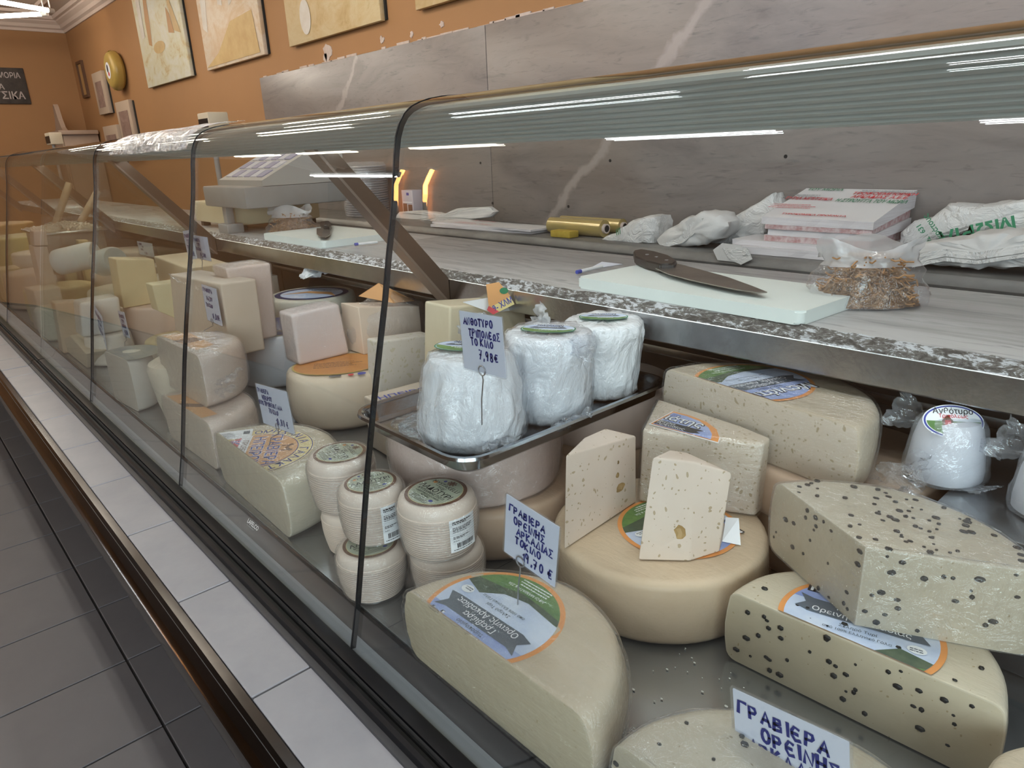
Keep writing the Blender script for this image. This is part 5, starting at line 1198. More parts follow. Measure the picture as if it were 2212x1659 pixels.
def knife(label, blade, handle, rivets, zr):
    q = outline(blade, zr+.008); c = sum(q, Vector())/len(q); t = thing('knife', label, 'knife', Vector((c.x, c.y, H+zr)))
    bm = bmesh.new(); bm_prism(bm, q, [v+v3(0, 0, .002) for v in q]); putbm('blade', bm, BLADE, t)
    q = outline(handle, zr+.010); bm = bmesh.new(); bm_prism(bm, [v+v3(0, 0, -.009) for v in q], [v+v3(0, 0, .009) for v in q]); bmesh.ops.bevel(bm, geom=bm.edges[:], offset=.003, segments=2, affect='EDGES', clamp_overlap=True)
    h = putbm('handle', bm, HANDLE, t, None, 50)
    for a, b in rivets:
        p_ = pz(a, b, zr+.019); bm = bmesh.new(); bmesh.ops.create_cone(bm, cap_ends=True, segments=12, radius1=.004, radius2=.004, depth=.002, matrix=Matrix.Translation(p_)); putbm('rivet', bm, WIRE, h)
    return t
knife('large cheese knife with stained blade and black riveted handle on the board', [(1462, 571), (1515, 585), (1570, 600), (1625, 620), (1657, 633), (1640, 634), (1590, 627), (1540, 617), (1490, 606), (1445, 594), (1416, 581), (1440, 576)],
      [(1368, 549), (1385, 546), (1415, 551), (1445, 560), (1462, 571), (1455, 579), (1425, 580), (1395, 571), (1371, 562)], [(1398, 550), (1418, 555), (1440, 562)], ZK)
board('white cutting board with a short broad knife, before the weighing scale', pz(567, 505, ZB), pz(697, 523, ZB), .27, .022)
knife('short broad knife with dark handle lying on the farther cutting board', [(684, 494), (704, 494), (713, 497), (713, 508), (703, 514), (692, 513), (684, 507)], [(691, 484), (712, 482), (716, 488), (712, 496), (700, 495), (694, 490)], [(703, 487)], ZK)
def slip(label, c4, zr, pen=None):
    q = [pz(a, b, zr) for a, b in c4]; c = sum(q, Vector())/4; t = thing('paper_slip', label, 'paper', Vector((c.x, c.y, H+zr)))
    bm = bmesh.new(); bm_prism(bm, q, [v+v3(0, 0, .0008) for v in q]); putbm('sheet', bm, PAPER, t); return t
slip('white paper slip under the corner of the near cutting board', [(1257, 589), (1300, 578), (1345, 571), (1300, 566)], ZW+.0005)
def pen(label, a, b, zr):
    A_, B_ = pz(*a, zr+.005), pz(*b, zr+.005); t = thing('ballpoint_pen', label, 'pen', Vector((A_.x, A_.y, H+zr)), 'pens on the worktop')
    d = (B_-A_); tube('barrel', [A_, A_+d*.85], .004, WHITEP, t, None, 8); tube('cap', [A_+d*.85, B_], .0045, BLUEP, t, None, 8)
pen('white pen with blue cap beside the near paper slip', (1300, 575), (1246, 588), ZW+.002); pen('white pen with blue end before the farther cutting board', (815, 523), (766, 528), ZW+.002)
# bag of brown noodles
NOOD = painted('brown_noodles', (.30, .15, .06), (.42, .23, .10), 30, .5, .1)
_t = NT('noodle_mass'); _v = _t.coord((1, 1, 1)); _w = _t.noise(_v, 45, 6, .7, 3.5); _t.P(Base_Color=_t.ramp(_w.outputs[0], [(.36, (.10, .045, .02)), (.5, (.28, .14, .055)), (.62, (.45, .26, .12))]), Roughness=.5, Normal=_t.bump(_w.outputs[0], 1., .01)); NOODM = _t.m
def noodle_bag(label, c, rx, ry, rz, seed, n=170, ang=0.):
    rr = random.Random(seed); t = thing('noodle_bag', label, 'bag of noodles', c, 'bags of brown dried noodles')
    bm = bmesh.new(); R = Matrix.Rotation(ang, 4, 'Z')
    for k in range(n):
        a = rr.random()*2*PI; q = math.sqrt(rr.random()); z0 = rr.random(); s = 1-.75*z0
        p_ = Vector((math.cos(a)*q*rx*s, math.sin(a)*q*ry*s, rz*z0+.006)); b = rr.random()*2*PI; L = .02+.03*rr.random(); cv = (rr.random()-.5)*2.5; pts = []
        for i in range(6): bb = b+cv*i/5; p_ = p_+Vector((math.cos(bb)*L/5, math.sin(bb)*L/5, (rr.random()-.5)*.012)); pts.append(Vector(c)+(R @ Vector((max(-rx, min(rx, p_.x))*.86, max(-ry, min(ry, p_.y))*.86, min(rz, max(.004, p_.z))))))
        try: bm_tube(bm, pts, .0014, 5)
        except Exception: pass
    o = putbm('noodles', bm, NOOD, t, None, 60); o['kind'] = 'stuff'
    bm = bmesh.new(); bmesh.ops.create_icosphere(bm, subdivisions=4, radius=1)
    for v in bm.verts:
        d = v.co.copy(); k_ = .93+.12*noise.noise(d*5+Vector((seed, 0, 0))); zz = max(0, d.z); s_ = 1-.5*zz; v.co = Vector(c)+R @ Vector((d.x*rx*k_*s_, d.y*ry*k_*s_, .002+zz*rz*.95*k_))
    putbm('noodle_mass', bm, NOODM, t, None, 60)
    vs, fs, n1, n2 = [], [], 40, 14
    for j in range(n2+1):
        f = j/n2
        for i in range(n1):
            a = 2*PI*i/n1; s = (1.08-.55*f**1.6) if f < .72 else (.78-.5*(f-.72)); e = noise.noise(Vector((math.cos(a)*2.2+seed, math.sin(a)*2.2, f*4)))*.16+noise.noise(Vector((math.cos(a)*6, math.sin(a)*6+seed, f*9)))*.07
            flare = .5*max(0, f-.72); sy = s*(1-.8*max(0, f-.6)) ; p_ = Vector((math.cos(a)*rx*(s+e+flare*2.4), math.sin(a)*ry*(sy+e), rz*1.0*f*1.22+.002+(.012*math.sin(3*a+seed) if f > .8 else 0))); vs.append(Vector(c)+R @ p_)
    for j in range(n2):
        for i in range(n1): fs.append((j*n1+i, j*n1+(i+1) % n1, (j+1)*n1+(i+1) % n1, (j+1)*n1+i))
    cut_ = int(n2*.66)*n1
    put('bag', vs, fs[:cut_], FILM, t, None, 180); 
    put('bag_mouth', [v.copy() for v in vs], fs[cut_:], WRAP2, t, None, 180)
    return t
cN = pz(1860, 668, ZW); noodle_bag('clear bag of brown noodles with gathered white mouth beside the near cutting board', Vector((cN.x-.01, cN.y+.035, H+ZW+.001)), .088, .05, .082, 3, 420, .62)
cN = pz(640, 500, ZW); noodle_bag('farther bag of brown noodles before the cream weighing scale', Vector((cN.x+.07, cN.y-.05, H+ZW+.001)), .10, .05, .075, 6, 200, .5)
# weighing scale
CREAM = painted('cream_enamel', (.66, .58, .40), (.62, .53, .35), 6, .45, .05); GREYP = painted('grey_plastic', (.26, .25, .24), (.30, .29, .28), 8, .5, .05)
f0 = pz(514, 500, ZW); sc_ = thing('weighing_scale', 'cream weighing scale with raised display head and keypad', 'scale', Vector((f0.x-.1, f0.y+.15, H+ZW)))
ang = 0.0
sx0 = pz(436, 486, ZW).x; sw = f0.x-sx0
box('body', (sx0, f0.y, H+ZW+.02), (f0.x, f0.y+.36, H+ZW+.105), CREAM, sc_, .008)
for ax, ay in ((.03, .03), (sw-.03, .03), (.03, .33), (sw-.03, .33)): box('foot', (sx0+ax-.015, f0.y+ay-.015, H+ZW), (sx0+ax+.015, f0.y+ay+.015, H+ZW+.02), BLACKM, sc_)
pc_ = pz(492, 503, ZW); box('column_foot', (pc_.x-.05, pc_.y-.015, H+ZW), (pc_.x+.045, pc_.y+.05, H+ZW+.035), GREYP, sc_, .004)
box('column', (pc_.x-.02, pc_.y, H+ZW+.035), (pc_.x+.015, pc_.y+.03, H+ZW+.17), GREYP, sc_, .003)
hx0 = pY(437, 405, pc_.y-.02).x; hx1 = pY(530, 430, pc_.y-.02).x; hz = pY(480, 445, pc_.y-.02).z
hd = box('display_head', (hx0, pc_.y-.02, hz-.005), (hx1, pc_.y+.38, hz+.07), GREYP, sc_, .006)
bm = bmesh.new(); q = [Vector((hx0, pc_.y+.05, hz+.07)), Vector((hx1, pc_.y+.05, hz+.07)), Vector((hx1, pc_.y+.38, hz+.07)), Vector((hx0, pc_.y+.38, hz+.07))]
bm_prism(bm, q, [v+v3(0, 0, .02+.16*(v.y-pc_.y-.05)/.33) for v in q]); putbm('keypad_housing', bm, simple('pale_grey_plastic', (.42, .40, .37), .5), sc_)
KEY = simple('keypad_key', (.30, .29, .40), .5); KEYL = simple('keypad_key_light', (.55, .54, .58), .5)
for i in range(6):
    for j in range(5):
        w_ = (hx1-hx0)/7; x = hx0+w_*.5+i*w_; y = pc_.y+.07+j*.058; z = hz+.09+.16*(y-pc_.y-.05)/.33
        q = [Vector((x, y, z)), Vector((x+w_*.82, y, z)), Vector((x+w_*.82, y+.045, z+.0218)), Vector((x, y+.045, z+.0218))]
        bm = bmesh.new(); bm_prism(bm, q, [v+v3(0, -.0015, .003) for v in q]); putbm('key', bm, KEY if (i+j) % 2 else KEYL, sc_)
# customer displays on poles
def pole_display(label, px, py, y, w_):
    c = pY(px, py, y); t = thing('customer_display', label, 'price display', (c.x, c.y+.03, H+ZW), 'customer displays on poles')
    tube('pole', [(c.x, c.y+.03, H+ZW), (c.x, c.y+.03, c.z-.03)], .012, GREYP, t, None, 10); box('base_plate', (c.x-.06, c.y-.02, H+ZW+.0004), (c.x+.06, c.y+.1, H+ZW+.015), GREYP, t, .003)
    b = box('head', (c.x-w_, c.y, c.z-.045), (c.x+w_, c.y+.09, c.z+.045), simple('beige_plastic', (.50, .42, .30), .5), t, .005)
    box('screen', (c.x-w_+.01, c.y-.002, c.z-.035), (c.x+w_-.01, c.y+.001, c.z+.02), BLACK, b)
pole_display('beige customer display on a pole over the farther case', 103, 300, 1.25, .09); pole_display('beige customer display on a pole near the edge of the marble wall', 440, 267, 1.22, .065)

# ------------------------------------------------------------------ on the stone ledge
ZL = -.3528
BAGM = NT('white_bag_plastic'); _v = BAGM.coord(); _n = BAGM.noise(_v, 14, 5, .6, 1.5); _r = BAGM.math('ABSOLUTE', BAGM.math('SUBTRACT', _n.outputs[0], .5)); BAGM.P(Base_Color=(.70, .69, .68), Roughness=.4, Normal=BAGM.bump(_r, .9, .03)); BAGM = BAGM.m
BAGM2 = painted('greyish_bag_plastic', (.58, .57, .56), (.66, .65, .64), 9, .5, .3)
def pillow(name, label, px, y0, y1, mat, group=None, amp=.012, seed=0, cat='bag', th=None, part=None):
    """crumpled bundle: outline traced on the plane y=y0, given depth back to y1"""
    q = [pY(a, b, y0) for a, b in px]; out = []
    for i in range(len(q)):
        a, b = q[i], q[(i+1) % len(q)]; n = max(1, int((b-a).length/.012))
        for k in range(n): out.append(a.lerp(b, k/n))
    c = sum(out, Vector())/len(out); zb = min(v.z for v in out); zb = max(zb, H+ZL+.0005); D = y1-y0
    t = th or thing(name, label, cat, (c.x, (y0+y1)/2, zb), group)
    rings = []
    for f, s in ((-.02, .45), (.0, .70), (.03, .88), (.10, .97), (.22, 1.), (.38, .985), (.5, 1.), (.65, .99), (.8, .97), (.95, .85), (1., .6)):
        ring = []
        for i, v in enumerate(out):
            p = c+(v-c)*s; p.y = y0+D*f; k = noise.noise(p*28+Vector((seed, 0, 0)))*amp+noise.noise(p*60)*amp*.6-abs(noise.noise(p*18+Vector((0, seed, 0))))*amp*1.2
            p += Vector(((v-c).x, 0, (v-c).z)).normalized()*k+Vector((0, (noise.noise(p*20+Vector((0, seed, 0)))+.6*noise.noise(p*55))*amp*1.2, 0)); p.z = max(p.z, zb); p.y = min(p.y, 2.374); ring.append(p)
        rings.append(ring)
    vs = [p for r in rings for p in r]; n = len(out); fs = []
    for j in range(len(rings)-1):
        for i in range(n): fs.append((j*n+i, j*n+(i+1) % n, (j+1)*n+(i+1) % n, (j+1)*n+i))
    b0 = len(vs); vs += [Vector((c.x, y0-.004, c.z)), Vector((c.x, y1, c.z))]
    for i in range(n): fs.append((b0, (i+1) % n, i)); fs.append((b0+1, (len(rings)-1)*n+i, (len(rings)-1)*n+(i+1) % n))
    o = put(part or 'bundle', vs, fs, mat, t, None, 45); return t
def flap(t, px, y, mat, th=.0012, name='flap', lean=0.):
    q = [pY(a, b, y+(lean*(k/len(px)))) for k, (a, b) in enumerate(px)]; bm = bmesh.new(); bm_prism(bm, q, [v+v3(0, th) for v in q]); return putbm(name, bm, mat, t)
def print_on(t, px0, px1, y, rows, name='lettering'):
    a, b = pY(*px0, y), pY(*px1, y); u = (b-a).normalized(); v = Vector((0, 1, 0)).cross(u)*-1; v = u.cross(Vector((0, -1, 0)))*-1
    if v.z < 0: v = -v
    p = Print(a, u, v, Vector((0, -1, 0)))
    for (mat, s, x, yy, h, ang) in rows: p.text(mat, s, x, yy, h, ang, .03, lift=.002)
    p.build(name, t)
LG = 'white carrier bags bundled on the ledge'
t1 = pillow('carrier_bag', 'small folded white carrier bag with green print beside the cling film roll', [(1292, 520), (1300, 512), (1330, 500), (1355, 478), (1395, 466), (1412, 468), (1416, 482), (1412, 510), (1408, 528), (1380, 532), (1330, 532), (1305, 532)], 2.10, 2.24, BAGM, LG, .007, 1)
print_on(t1, (1333, 508), (1350, 500), 2.092, [(GREENP, '///', .012, 0, .022, .0)])
t2 = pillow('carrier_bag', 'bundle of crumpled carrier bags with rolled edges before the pointed bag', [(1413, 520), (1425, 505), (1450, 485), (1475, 470), (1520, 455), (1555, 462), (1570, 480), (1560, 510), (1520, 530), (1470, 538), (1420, 537)], 2.09, 2.21, BAGM2, LG, .010, 4)
flap(t2, [(1428, 528), (1465, 512), (1495, 480), (1520, 470), (1505, 500), (1475, 525), (1440, 534)], 2.085, BAGM); flap(t2, [(1510, 468), (1520, 455), (1548, 455), (1567, 463), (1560, 475), (1530, 478)], 2.2, BAGM)
t3 = pillow('carrier_bag', 'pointed white bag standing against the marble, red and green stripes', [(1475, 545), (1500, 522), (1540, 500), (1590, 462), (1668, 416), (1676, 440), (1690, 450), (1655, 490), (1640, 520), (1600, 540), (1540, 548)], 2.23, 2.34, BAGM, LG, .008, 8)
print_on(t3, (1547, 502), (1570, 492), 2.214, [(RED, '///', .012, 0, .03, .0), (GREENP, '////', .062, .004, .032, .0)])
flap(t3, [(1540, 540), (1560, 525), (1600, 530), (1605, 570), (1580, 565), (1550, 562)], 2.030, BAGM2); flap(t3, [(1560, 535), (1615, 535), (1625, 560), (1600, 572), (1575, 560)], 2.027, BAGM)
t4 = pillow('carrier_bag', 'thick pile of folded white bags with green lettering at the end of the ledge', [(1958, 560), (1962, 535), (1990, 525), (2060, 515), (2130, 500), (2230, 498), (2290, 520), (2300, 585), (2212, 582), (2150, 585), (2050, 578), (1975, 574)], 2.07, 2.20, BAGM2, LG, .010, 12)
for k, (dx, dy) in enumerate(((0, 0), (10, 8), (4, 18))): flap(t4, [(1962+dx, 552+dy), (2040, 538+dy), (2110, 545+dy), (2212, 530+dy), (2212, 538+dy), (2110, 553+dy), (2040, 546+dy), (1966+dx, 560+dy)], 2.064-.004*k, BAGM, .01)
t5 = pillow('carrier_bag', 'open white bag lying over the pile, lettered in red and green', [(1935, 530), (1938, 505), (1965, 478), (2010, 470), (2045, 440), (2110, 445), (2212, 432), (2300, 440), (2300, 505), (2200, 512), (2080, 508), (1990, 528)], 2.225, 2.345, BAGM, LG, .007, 15)
print_on(t5, (2098, 478), (2170, 462), 2.203, [(GREENP, 'ΤΟΥ ΜΩΡΙΑ', .075, -.01, .04, PI), (RED, 'ΙΚΗ', .045, -.045, .03, PI)])
print_on(t5, (2010, 500), (2040, 492), 2.203, [(GREENP, 'Σωκράτους', .02, .0, .014, 1.9), (GREENP, '021 631', -.01, .0, .014, 1.9)])
pillow('carrier_bag', 'rumpled thin white bag lying behind the farther paper sheets', [(848, 478), (858, 458), (900, 455), (960, 462), (985, 450), (1050, 447), (1067, 458), (1055, 470), (1000, 478), (950, 490), (900, 488)], 2.235, 2.29, BAGM2, LG, .006, 20)
# stacks of printed wrapping paper
SHEET = painted('wrapping_paper', (.66, .645, .66), (.70, .69, .70), 8, .6, .05); EDGE = NT('paper_edges'); _v = EDGE.coord((1, 1, 90)); _n = EDGE.noise(_v, 6, 3); EDGE.P(Base_Color=EDGE.mix(EDGE.ramp(_n.outputs[0], [(.35, 0.), (.65, 1.)]), (.58, .54, .56), (.72, .70, .72)), Roughness=.7); EDGE = EDGE.m
PINKED = painted('red_speckled_edges', (.62, .52, .53), (.42, .22, .22), 60, .7, .1)
def sheets(label, x0, x1, y0, y1, z0, h, rot, mats, grp, sag=0., seed=0, text=None, tl=(0, 0)):
    rr = random.Random(seed); c = Vector(((x0+x1)/2, (y0+y1)/2, H+z0)); t = thing('paper_stack', label, 'paper', c, grp); n = 14
    vs, fs, mi = [], [], []; R = Matrix.Rotation(rot, 3, 'Z')
    for lv in (0, 1):
        for i in range(n+1):
            for j in (0, 1):
                f = i/n; x = x0+(x1-x0)*f; y = y0 if j == 0 else y1; d = R @ Vector((x-c.x, y-c.y+(rr.random()-.5)*.004, 0)); z = H+z0+(h if lv else 0)+sag*(4*f*(1-f)-1)*(1 if lv else 1)+tl[lv]*j; vs.append(Vector((c.x+d.x, c.y+d.y, z)))
    m_ = (n+1)*2
    for i in range(n):
        a = i*2; fs.append((m_+a, m_+a+2, m_+a+3, m_+a+1)); mi.append(0); fs.append((a, a+1, a+3, a+2)); mi.append(0); fs.append((a, a+2, m_+a+2, m_+a)); mi.append(1); fs.append((a+1, m_+a+1, m_+a+3, a+3)); mi.append(1)
    fs.append((0, m_, m_+1, 1)); mi.append(1); fs.append((n*2, n*2+1, m_+n*2+1, m_+n*2)); mi.append(1)
    put('sheets', vs, fs, mats, t, None, None, mi)
    if text:
        u = R @ Vector((1, 0, 0)); v = (R @ Vector((0, y1-y0, tl[1]))).normalized(); p = Print(Vector((c.x, c.y, H+z0+h+tl[1]/2)), u, v, u.cross(v))
        for (mat, s, x, y, hh, mw) in text: p.text(mat, s, x, y, hh, 0, .03, mw, .003)
        p.lines(GREYS, -.2, .06, .14, 3, .016, .005, 3, .003); p.lines(RED, -.2, -.03, .16, 3, .014, .004, 4, .003); p.lines(GREYS, .02, .115, .18, 2, .014, .004, 5, .003)
        p.build('lettering', t)
    return t
PG = 'stacked printed wrapping paper on the ledge'
xa, xb_ = pY(1590, 550, 2.09).x, pY(1935, 560, 2.09).x; zc_ = ZL+.001
sheets('lowest thick bundle of wrapping paper in the big stack', xa, xb_+.02, 2.075, 2.35, zc_, .022, .02, [SHEET, EDGE], PG, 0, 1)
sheets('second bundle of wrapping paper in the big stack, sticking out', xa-.015, xb_+.03, 2.085, 2.355, zc_+.0225, .018, -.035, [SHEET, EDGE], PG, 0, 2, None)
xc, xd = pY(1655, 500, 2.11).x, pY(1885, 505, 2.11).x
sheets('red speckled bundle in the middle of the big stack', xc, xd, 2.10, 2.36, zc_+.041, .018, -.01, [SHEET, PINKED], PG, 0, 3, None, (0, .012))
sheets('pale bundle under the lettered top sheets of the big stack', xc+.01, xd+.01, 2.105, 2.36, zc_+.0595, .018, -.03, [SHEET, EDGE], PG, 0, 4, None, (.013, .026))
sheets('red edged bundle near the top of the big stack', xc, xd+.005, 2.10, 2.36, zc_+.078, .014, -.02, [SHEET, PINKED], PG, 0, 5, None, (.027, .04))
sheets('top bundle of the big stack, lettered in red and green', xc-.012, xd+.012, 2.10, 2.365, zc_+.0925, .022, -.04, [SHEET, EDGE], PG, 0, 6, tl=(.041, .07), text=
       [(RED, 'ΤΡΟΦΟΕΜΠΟΡΙΚΗ', .10, .08, .022, .19), (RED, 'ΑΡΚΑΔΙΑΣ Α.Ε.Ε.', .10, .05, .022, .17), (GREENP, 'Η ΣΤΡΟΥΓΓΑ ΤΟΥ ΜΩΡΙΑ', .09, .012, .026, .21), (RED, 'ΤΥΡΙΑ ΜΠΙΤΣΙΚΑ', -.11, .02, .022, .16), (GREENP, 'ΤΟΥ ΜΩΡΙΑ', -.10, .11, .02, .12), (RED, 'ΤΥΡΟΚΟΜΙΚΑ ΠΡΟΪΟΝΤΑ', -.02, -.115, .012, .22)])
xe, xf = pY(945, 500, 2.09).x, pY(1150, 515, 2.09).x
sheets('lower sheets of the low farther paper pile with curled corner', xe, xf, 2.065, 2.215, zc_, .012, .05, [SHEET, EDGE], PG, 0, 8)
sheets('upper printed sheets of the low farther paper pile', xe-.02, xf+.02, 2.07, 2.222, zc_+.0125, .008, -.02, [SHEET, EDGE], PG, 0, 9, [(RED, 'ΤΥΡΙΑ ΜΠΙΤΣΙΚΑ', -.1, .04, .016, .2), (GREYS, 'Η ΣΤΡΟΥΓΓΑ ΤΟΥ ΜΩΡΙΑ', .08, .04, .014, .2), (RED, 'ΑΡΚΑΔΙΑΣ', .02, -.05, .014, .14)])
# cling film rolls, sponge, carton, plates
GOLDF = simple('golden_film_roll', (.48, .37, .15), .22, .3, Coat_Weight=.8)
def roll(label, a, b, y, r):
    A_, B_ = pY(*a, y), pY(*b, y); A_.z = B_.z = H+ZL+r+.001; t = thing('cling_film_roll', label, 'cling film roll', (A_+B_)/2-v3(0, 0, r), 'cling film rolls on the ledge'); d = (B_-A_).normalized()
    tube('film', [A_, B_], r, GOLDF, t, None, 28); tube('core', [A_-d*.008, B_+d*.012], r*.55, simple('cardboard_core', (.60, .50, .45), .8), t, None, 24); tube('core_hole', [B_+d*.0121, B_+d*.0125], r*.40, HOLEM, t, None, 20)
roll('golden cling film roll with open cardboard core behind the sponge', (1192, 487), (1306, 489), 2.16, .034); roll('second cling film roll behind the one with the open core', (1215, 478), (1345, 486), 2.29, .030)
sp = pY(1222, 506, 2.09); o = box('sponge', (sp.x-.06, 2.06, H+ZL+.0005), (sp.x+.05, 2.115, H+ZL+.028), painted('yellow_sponge', (.50, .36, .06), (.42, .29, .04), 60, .95, .5), None, .005, org=(sp.x, 2.09, H+ZL)); tag(o, 'yellow sponge in front of the cling film roll', 'sponge')
cb = pY(882, 455, 2.305); ct = thing('milk_carton', 'small printed carton with brown picture beside the plate stack', 'carton', (cb.x, 2.33, H+ZL)); box('box', (cb.x-.055, 2.305, H+ZL+.0005), (cb.x+.055, 2.37, pY(882, 411, 2.305).z), simple('carton_paper', (.55, .53, .60), .5), ct, .002)
p = Print(Vector((cb.x-.055, 2.3045, H+ZL)), v3(1, 0, 0), Z3, v3(0, -1, 0)); p.rect(BROWN, .01, .03, .05, .075); p.rect(BROWN, .06, .03, .10, .07); p.rect(BLUEP, .05, .12, .075, .135); p.rect(WHITEPR, .012, .08, .1, .085); p.build('print', ct)
pb_ = pY(790, 470, 2.2); pt = thing('plate_stack', 'tall stack of foam plates in clear wrap against the marble wall', 'plates', (pb_.x, 2.22, H+ZL)); pm = None
FOAM = simple('white_foam', (.66, .61, .60), .6); hh = pY(790, 352, 2.2).z-(H+ZL)
for k in range(22):
    if pm is None:
        bm = bmesh.new(); bm_lathe(bm, [(0, 0), (.07, 0), (.125, .010), (.128, .013), (.124, .0135), (.07, .006), (0, .006)], (0, 0, 0), 40); bmesh.ops.recalc_face_normals(bm, faces=bm.faces[:]); pm = bpy.data.meshes.new('plate'); bm.to_mesh(pm); bm.free(); pm.materials.append(FOAM); pm.shade_smooth()
    o = bpy.data.objects.new('plate', pm); COL.objects.link(o); o.parent = pt; o.location = (0, 0, .002+k*(hh-.02)/22)
lathe('wrap', [(.131, .0005), (.136, .04), (.133, hh*.5), (.135, hh*.9), (.12, hh), (.06, hh*1.02), (0, hh*1.02)], Vector((pb_.x, 2.22, H+ZL)), FILM2, pt, None, 48, 60, wob(4, .006))
# ------------------------------------------------------------------ on the ochre walls
def canvas(name, cols, seed, scale=3.):
    t = NT(name); v = t.coord((1, 1, 1.4), (0, .3, 0), loc=(seed, seed*.7, 0)); a = t.noise(v, scale, 7, .62, 1.4); b = t.noise(v, scale*5, 5, .6, .8)
    f = t.math('ADD', t.math('MULTIPLY', a.outputs[0], .75), t.math('MULTIPLY', b.outputs[0], .25))
    t.P(Base_Color=t.ramp(f, [(.30+.4*i/(len(cols)-1), c) for i, c in enumerate(cols)]), Roughness=.6, Normal=t.bump(b.outputs[0], .3, .004)); return t.m
CREAMC, OCH, PALEB, BEI = (.62, .58, .40), (.48, .30, .09), (.50, .54, .52), (.55, .40, .24)
WALLG = 'unframed paintings on the back wall'
def painting(label, x0, x1, z0, z1, mat, shapes=()):
    t = thing('painting', label, 'painting', ((x0+x1)/2, YB-.02, H+z0), WALLG)
    b = box('canvas', (x0, YB-.042, H+z0), (x1, YB-.012, H+z1), mat, t, .004); box('backing', (x0+.01, YB-.012, H+z0+.006), (x1+.012, YB-.0005, H+z1), BLACKM, t)
    if shapes:
        for k, (m_, pts) in enumerate(shapes):
            p = Print(Vector((x0, YB-.0425, H+z0)), v3(1, 0, 0), Z3, v3(0, -1, 0)); p.poly(m_, pts, .0012+.0003*k); p.build('brushwork', b)
def ell(cx, cy, rx, ry, n=24, a0=0, a1=2*PI): return [(cx+rx*math.cos(a0+(a1-a0)*i/n), cy+ry*math.sin(a0+(a1-a0)*i/n)) for i in range(n)]
c_cream = simple('paint_cream', (.64, .60, .50), .6); c_brn = simple('paint_sienna', (.42, .22, .07), .6); c_mint = painted('paint_mint', (.50, .54, .46), (.58, .60, .52), 9, .6, .1); c_och = painted('paint_ochre', (.46, .30, .11), (.54, .38, .16), 9, .6, .1); c_wht = painted('paint_white', (.66, .62, .56), (.58, .52, .44), 7, .6, .1)
painting('tall pale painting with ochre village strokes', -7.86, -6.64, .69, 1.68, canvas('village_canvas', [OCH, CREAMC, (.66, .64, .54), CREAMC], 1), [(c_brn, [(.28, .35), (.36, .33), (.40, .5), (.42, .72), (.33, .74), (.28, .55)]), (c_och, ell(.55, .30, .16, .05)), (c_brn, [(.86, .38), (1.0, .36), (.95, .52), (.88, .58)]), (c_och, [(1.0, .38), (1.16, .34), (1.0, .62), (.9, .78)]), (c_wht, [(.1, .42), (.2, .42), (.22, .78), (.12, .78)])])
painting('warm beige painting with white drapery strokes', -6.257, -5.148, .69, 1.68, canvas('drapery_canvas', [BEI, (.60, .44, .28), (.66, .56, .44), BEI], 5), [(c_wht, [(.06, .3), (.14, .26), (.22, .62), (.1, .66)]), (c_mint, [(.0, .72), (.1, .7), (.16, .99), (.0, .99)]), (c_wht, [(.42, .42), (.5, .40), (.55, .8), (.7, .99), (.5, .99), (.44, .7)]), (c_wht, [(.62, .38), (.68, .40), (.72, .99), (.66, .99)]), (c_och, [(.02, .02), (1.05, .02), (1.0, .3), (.6, .28), (.3, .1)])])
painting('painting of milk churns and a glass jar', -4.754, -3.628, .69, 1.68, canvas('churn_canvas', [(.42, .27, .10), (.55, .40, .2), (.60, .48, .28), (.48, .33, .14)], 9), [(c_mint, [(.42, .45), (.44, .30), (.54, .30), (.54, .52), (.42, .50)]), (c_cream, ell(.48, .52, .06, .03)), (c_cream, [(.56, .42), (.58, .26), (.74, .26), (.74, .52), (.56, .50)]), (c_mint, ell(.65, .52, .09, .035)), (c_mint, [(.02, .36), (.20, .33), (.22, .7), (.04, .7)]), (c_wht, ell(.27, .14, .07, .10)), (c_wht, [(.3, .3), (.36, .32), (.34, .62), (.3, .6)])])
painting('ochre painting hanging above the joint between two marble slabs', -3.296, -2.2, .69, 1.68, canvas('ochre_canvas', [(.42, .28, .10), (.55, .40, .2), (.66, .58, .42)], 13))
# small framed things in the corner
FR = simple('dark_brown_frame', (.10, .045, .02), .5); MATB = simple('beige_mount', (.46, .36, .27), .7); PHOTO = canvas('faded_print', [(.16, .10, .08), (.26, .17, .14), (.34, .24, .2)], 3, 5.)
def framed(label, x0, x1, z0, z1, kind):
    t = thing('framed_picture', label, 'picture', ((x0+x1)/2, YB-.02, H+z0), 'small framed pictures near the corner')
    if kind:
        box('panel', (x0, YB-.05, H+z0), (x1, YB-.01, H+z1), MATB, t, .003); box('print', (x0+.09, YB-.053, H+z0+.07), (x1-.09, YB-.0495, H+z1-.1), PHOTO, t); box('backing', (x0+.01, YB-.01, H+z0), (x1+.03, YB-.0005, H+z1-.01), BLACKM, t)
    else:
        w_ = .03
        for a, b, c, d in ((x0, x1, z0, z0+w_), (x0, x1, z1-w_, z1), (x0, x0+w_, z0+w_, z1-w_), (x1-w_, x1, z0+w_, z1-w_)): box('frame_rail', (a, YB-.03, H+c), (b, YB-.001, H+d), FR, t)
        box('print', (x0+w_, YB-.012, H+z0+w_), (x1-w_, YB-.004, H+z1-w_), simple('ochre_print', (.44, .26, .10), .6), t)
framed('narrow dark-framed ochre picture next to the room corner', -10.53, -10.27, .79, 1.2, 0)
framed('beige mounted print hanging under the round cheese dummy', -9.82, -9.38, .555, 1.0, 1); framed('largest beige mounted print, beside the smallest one', -9.10, -8.58, .05, .64, 1)
a_, b_ = pY(232, 278, YB), pY(268, 300, YB); framed('small mounted print between the pediment and the lowest print', a_.x, b_.x-.02, a_.z-H-.4, a_.z-H+.02, 1)
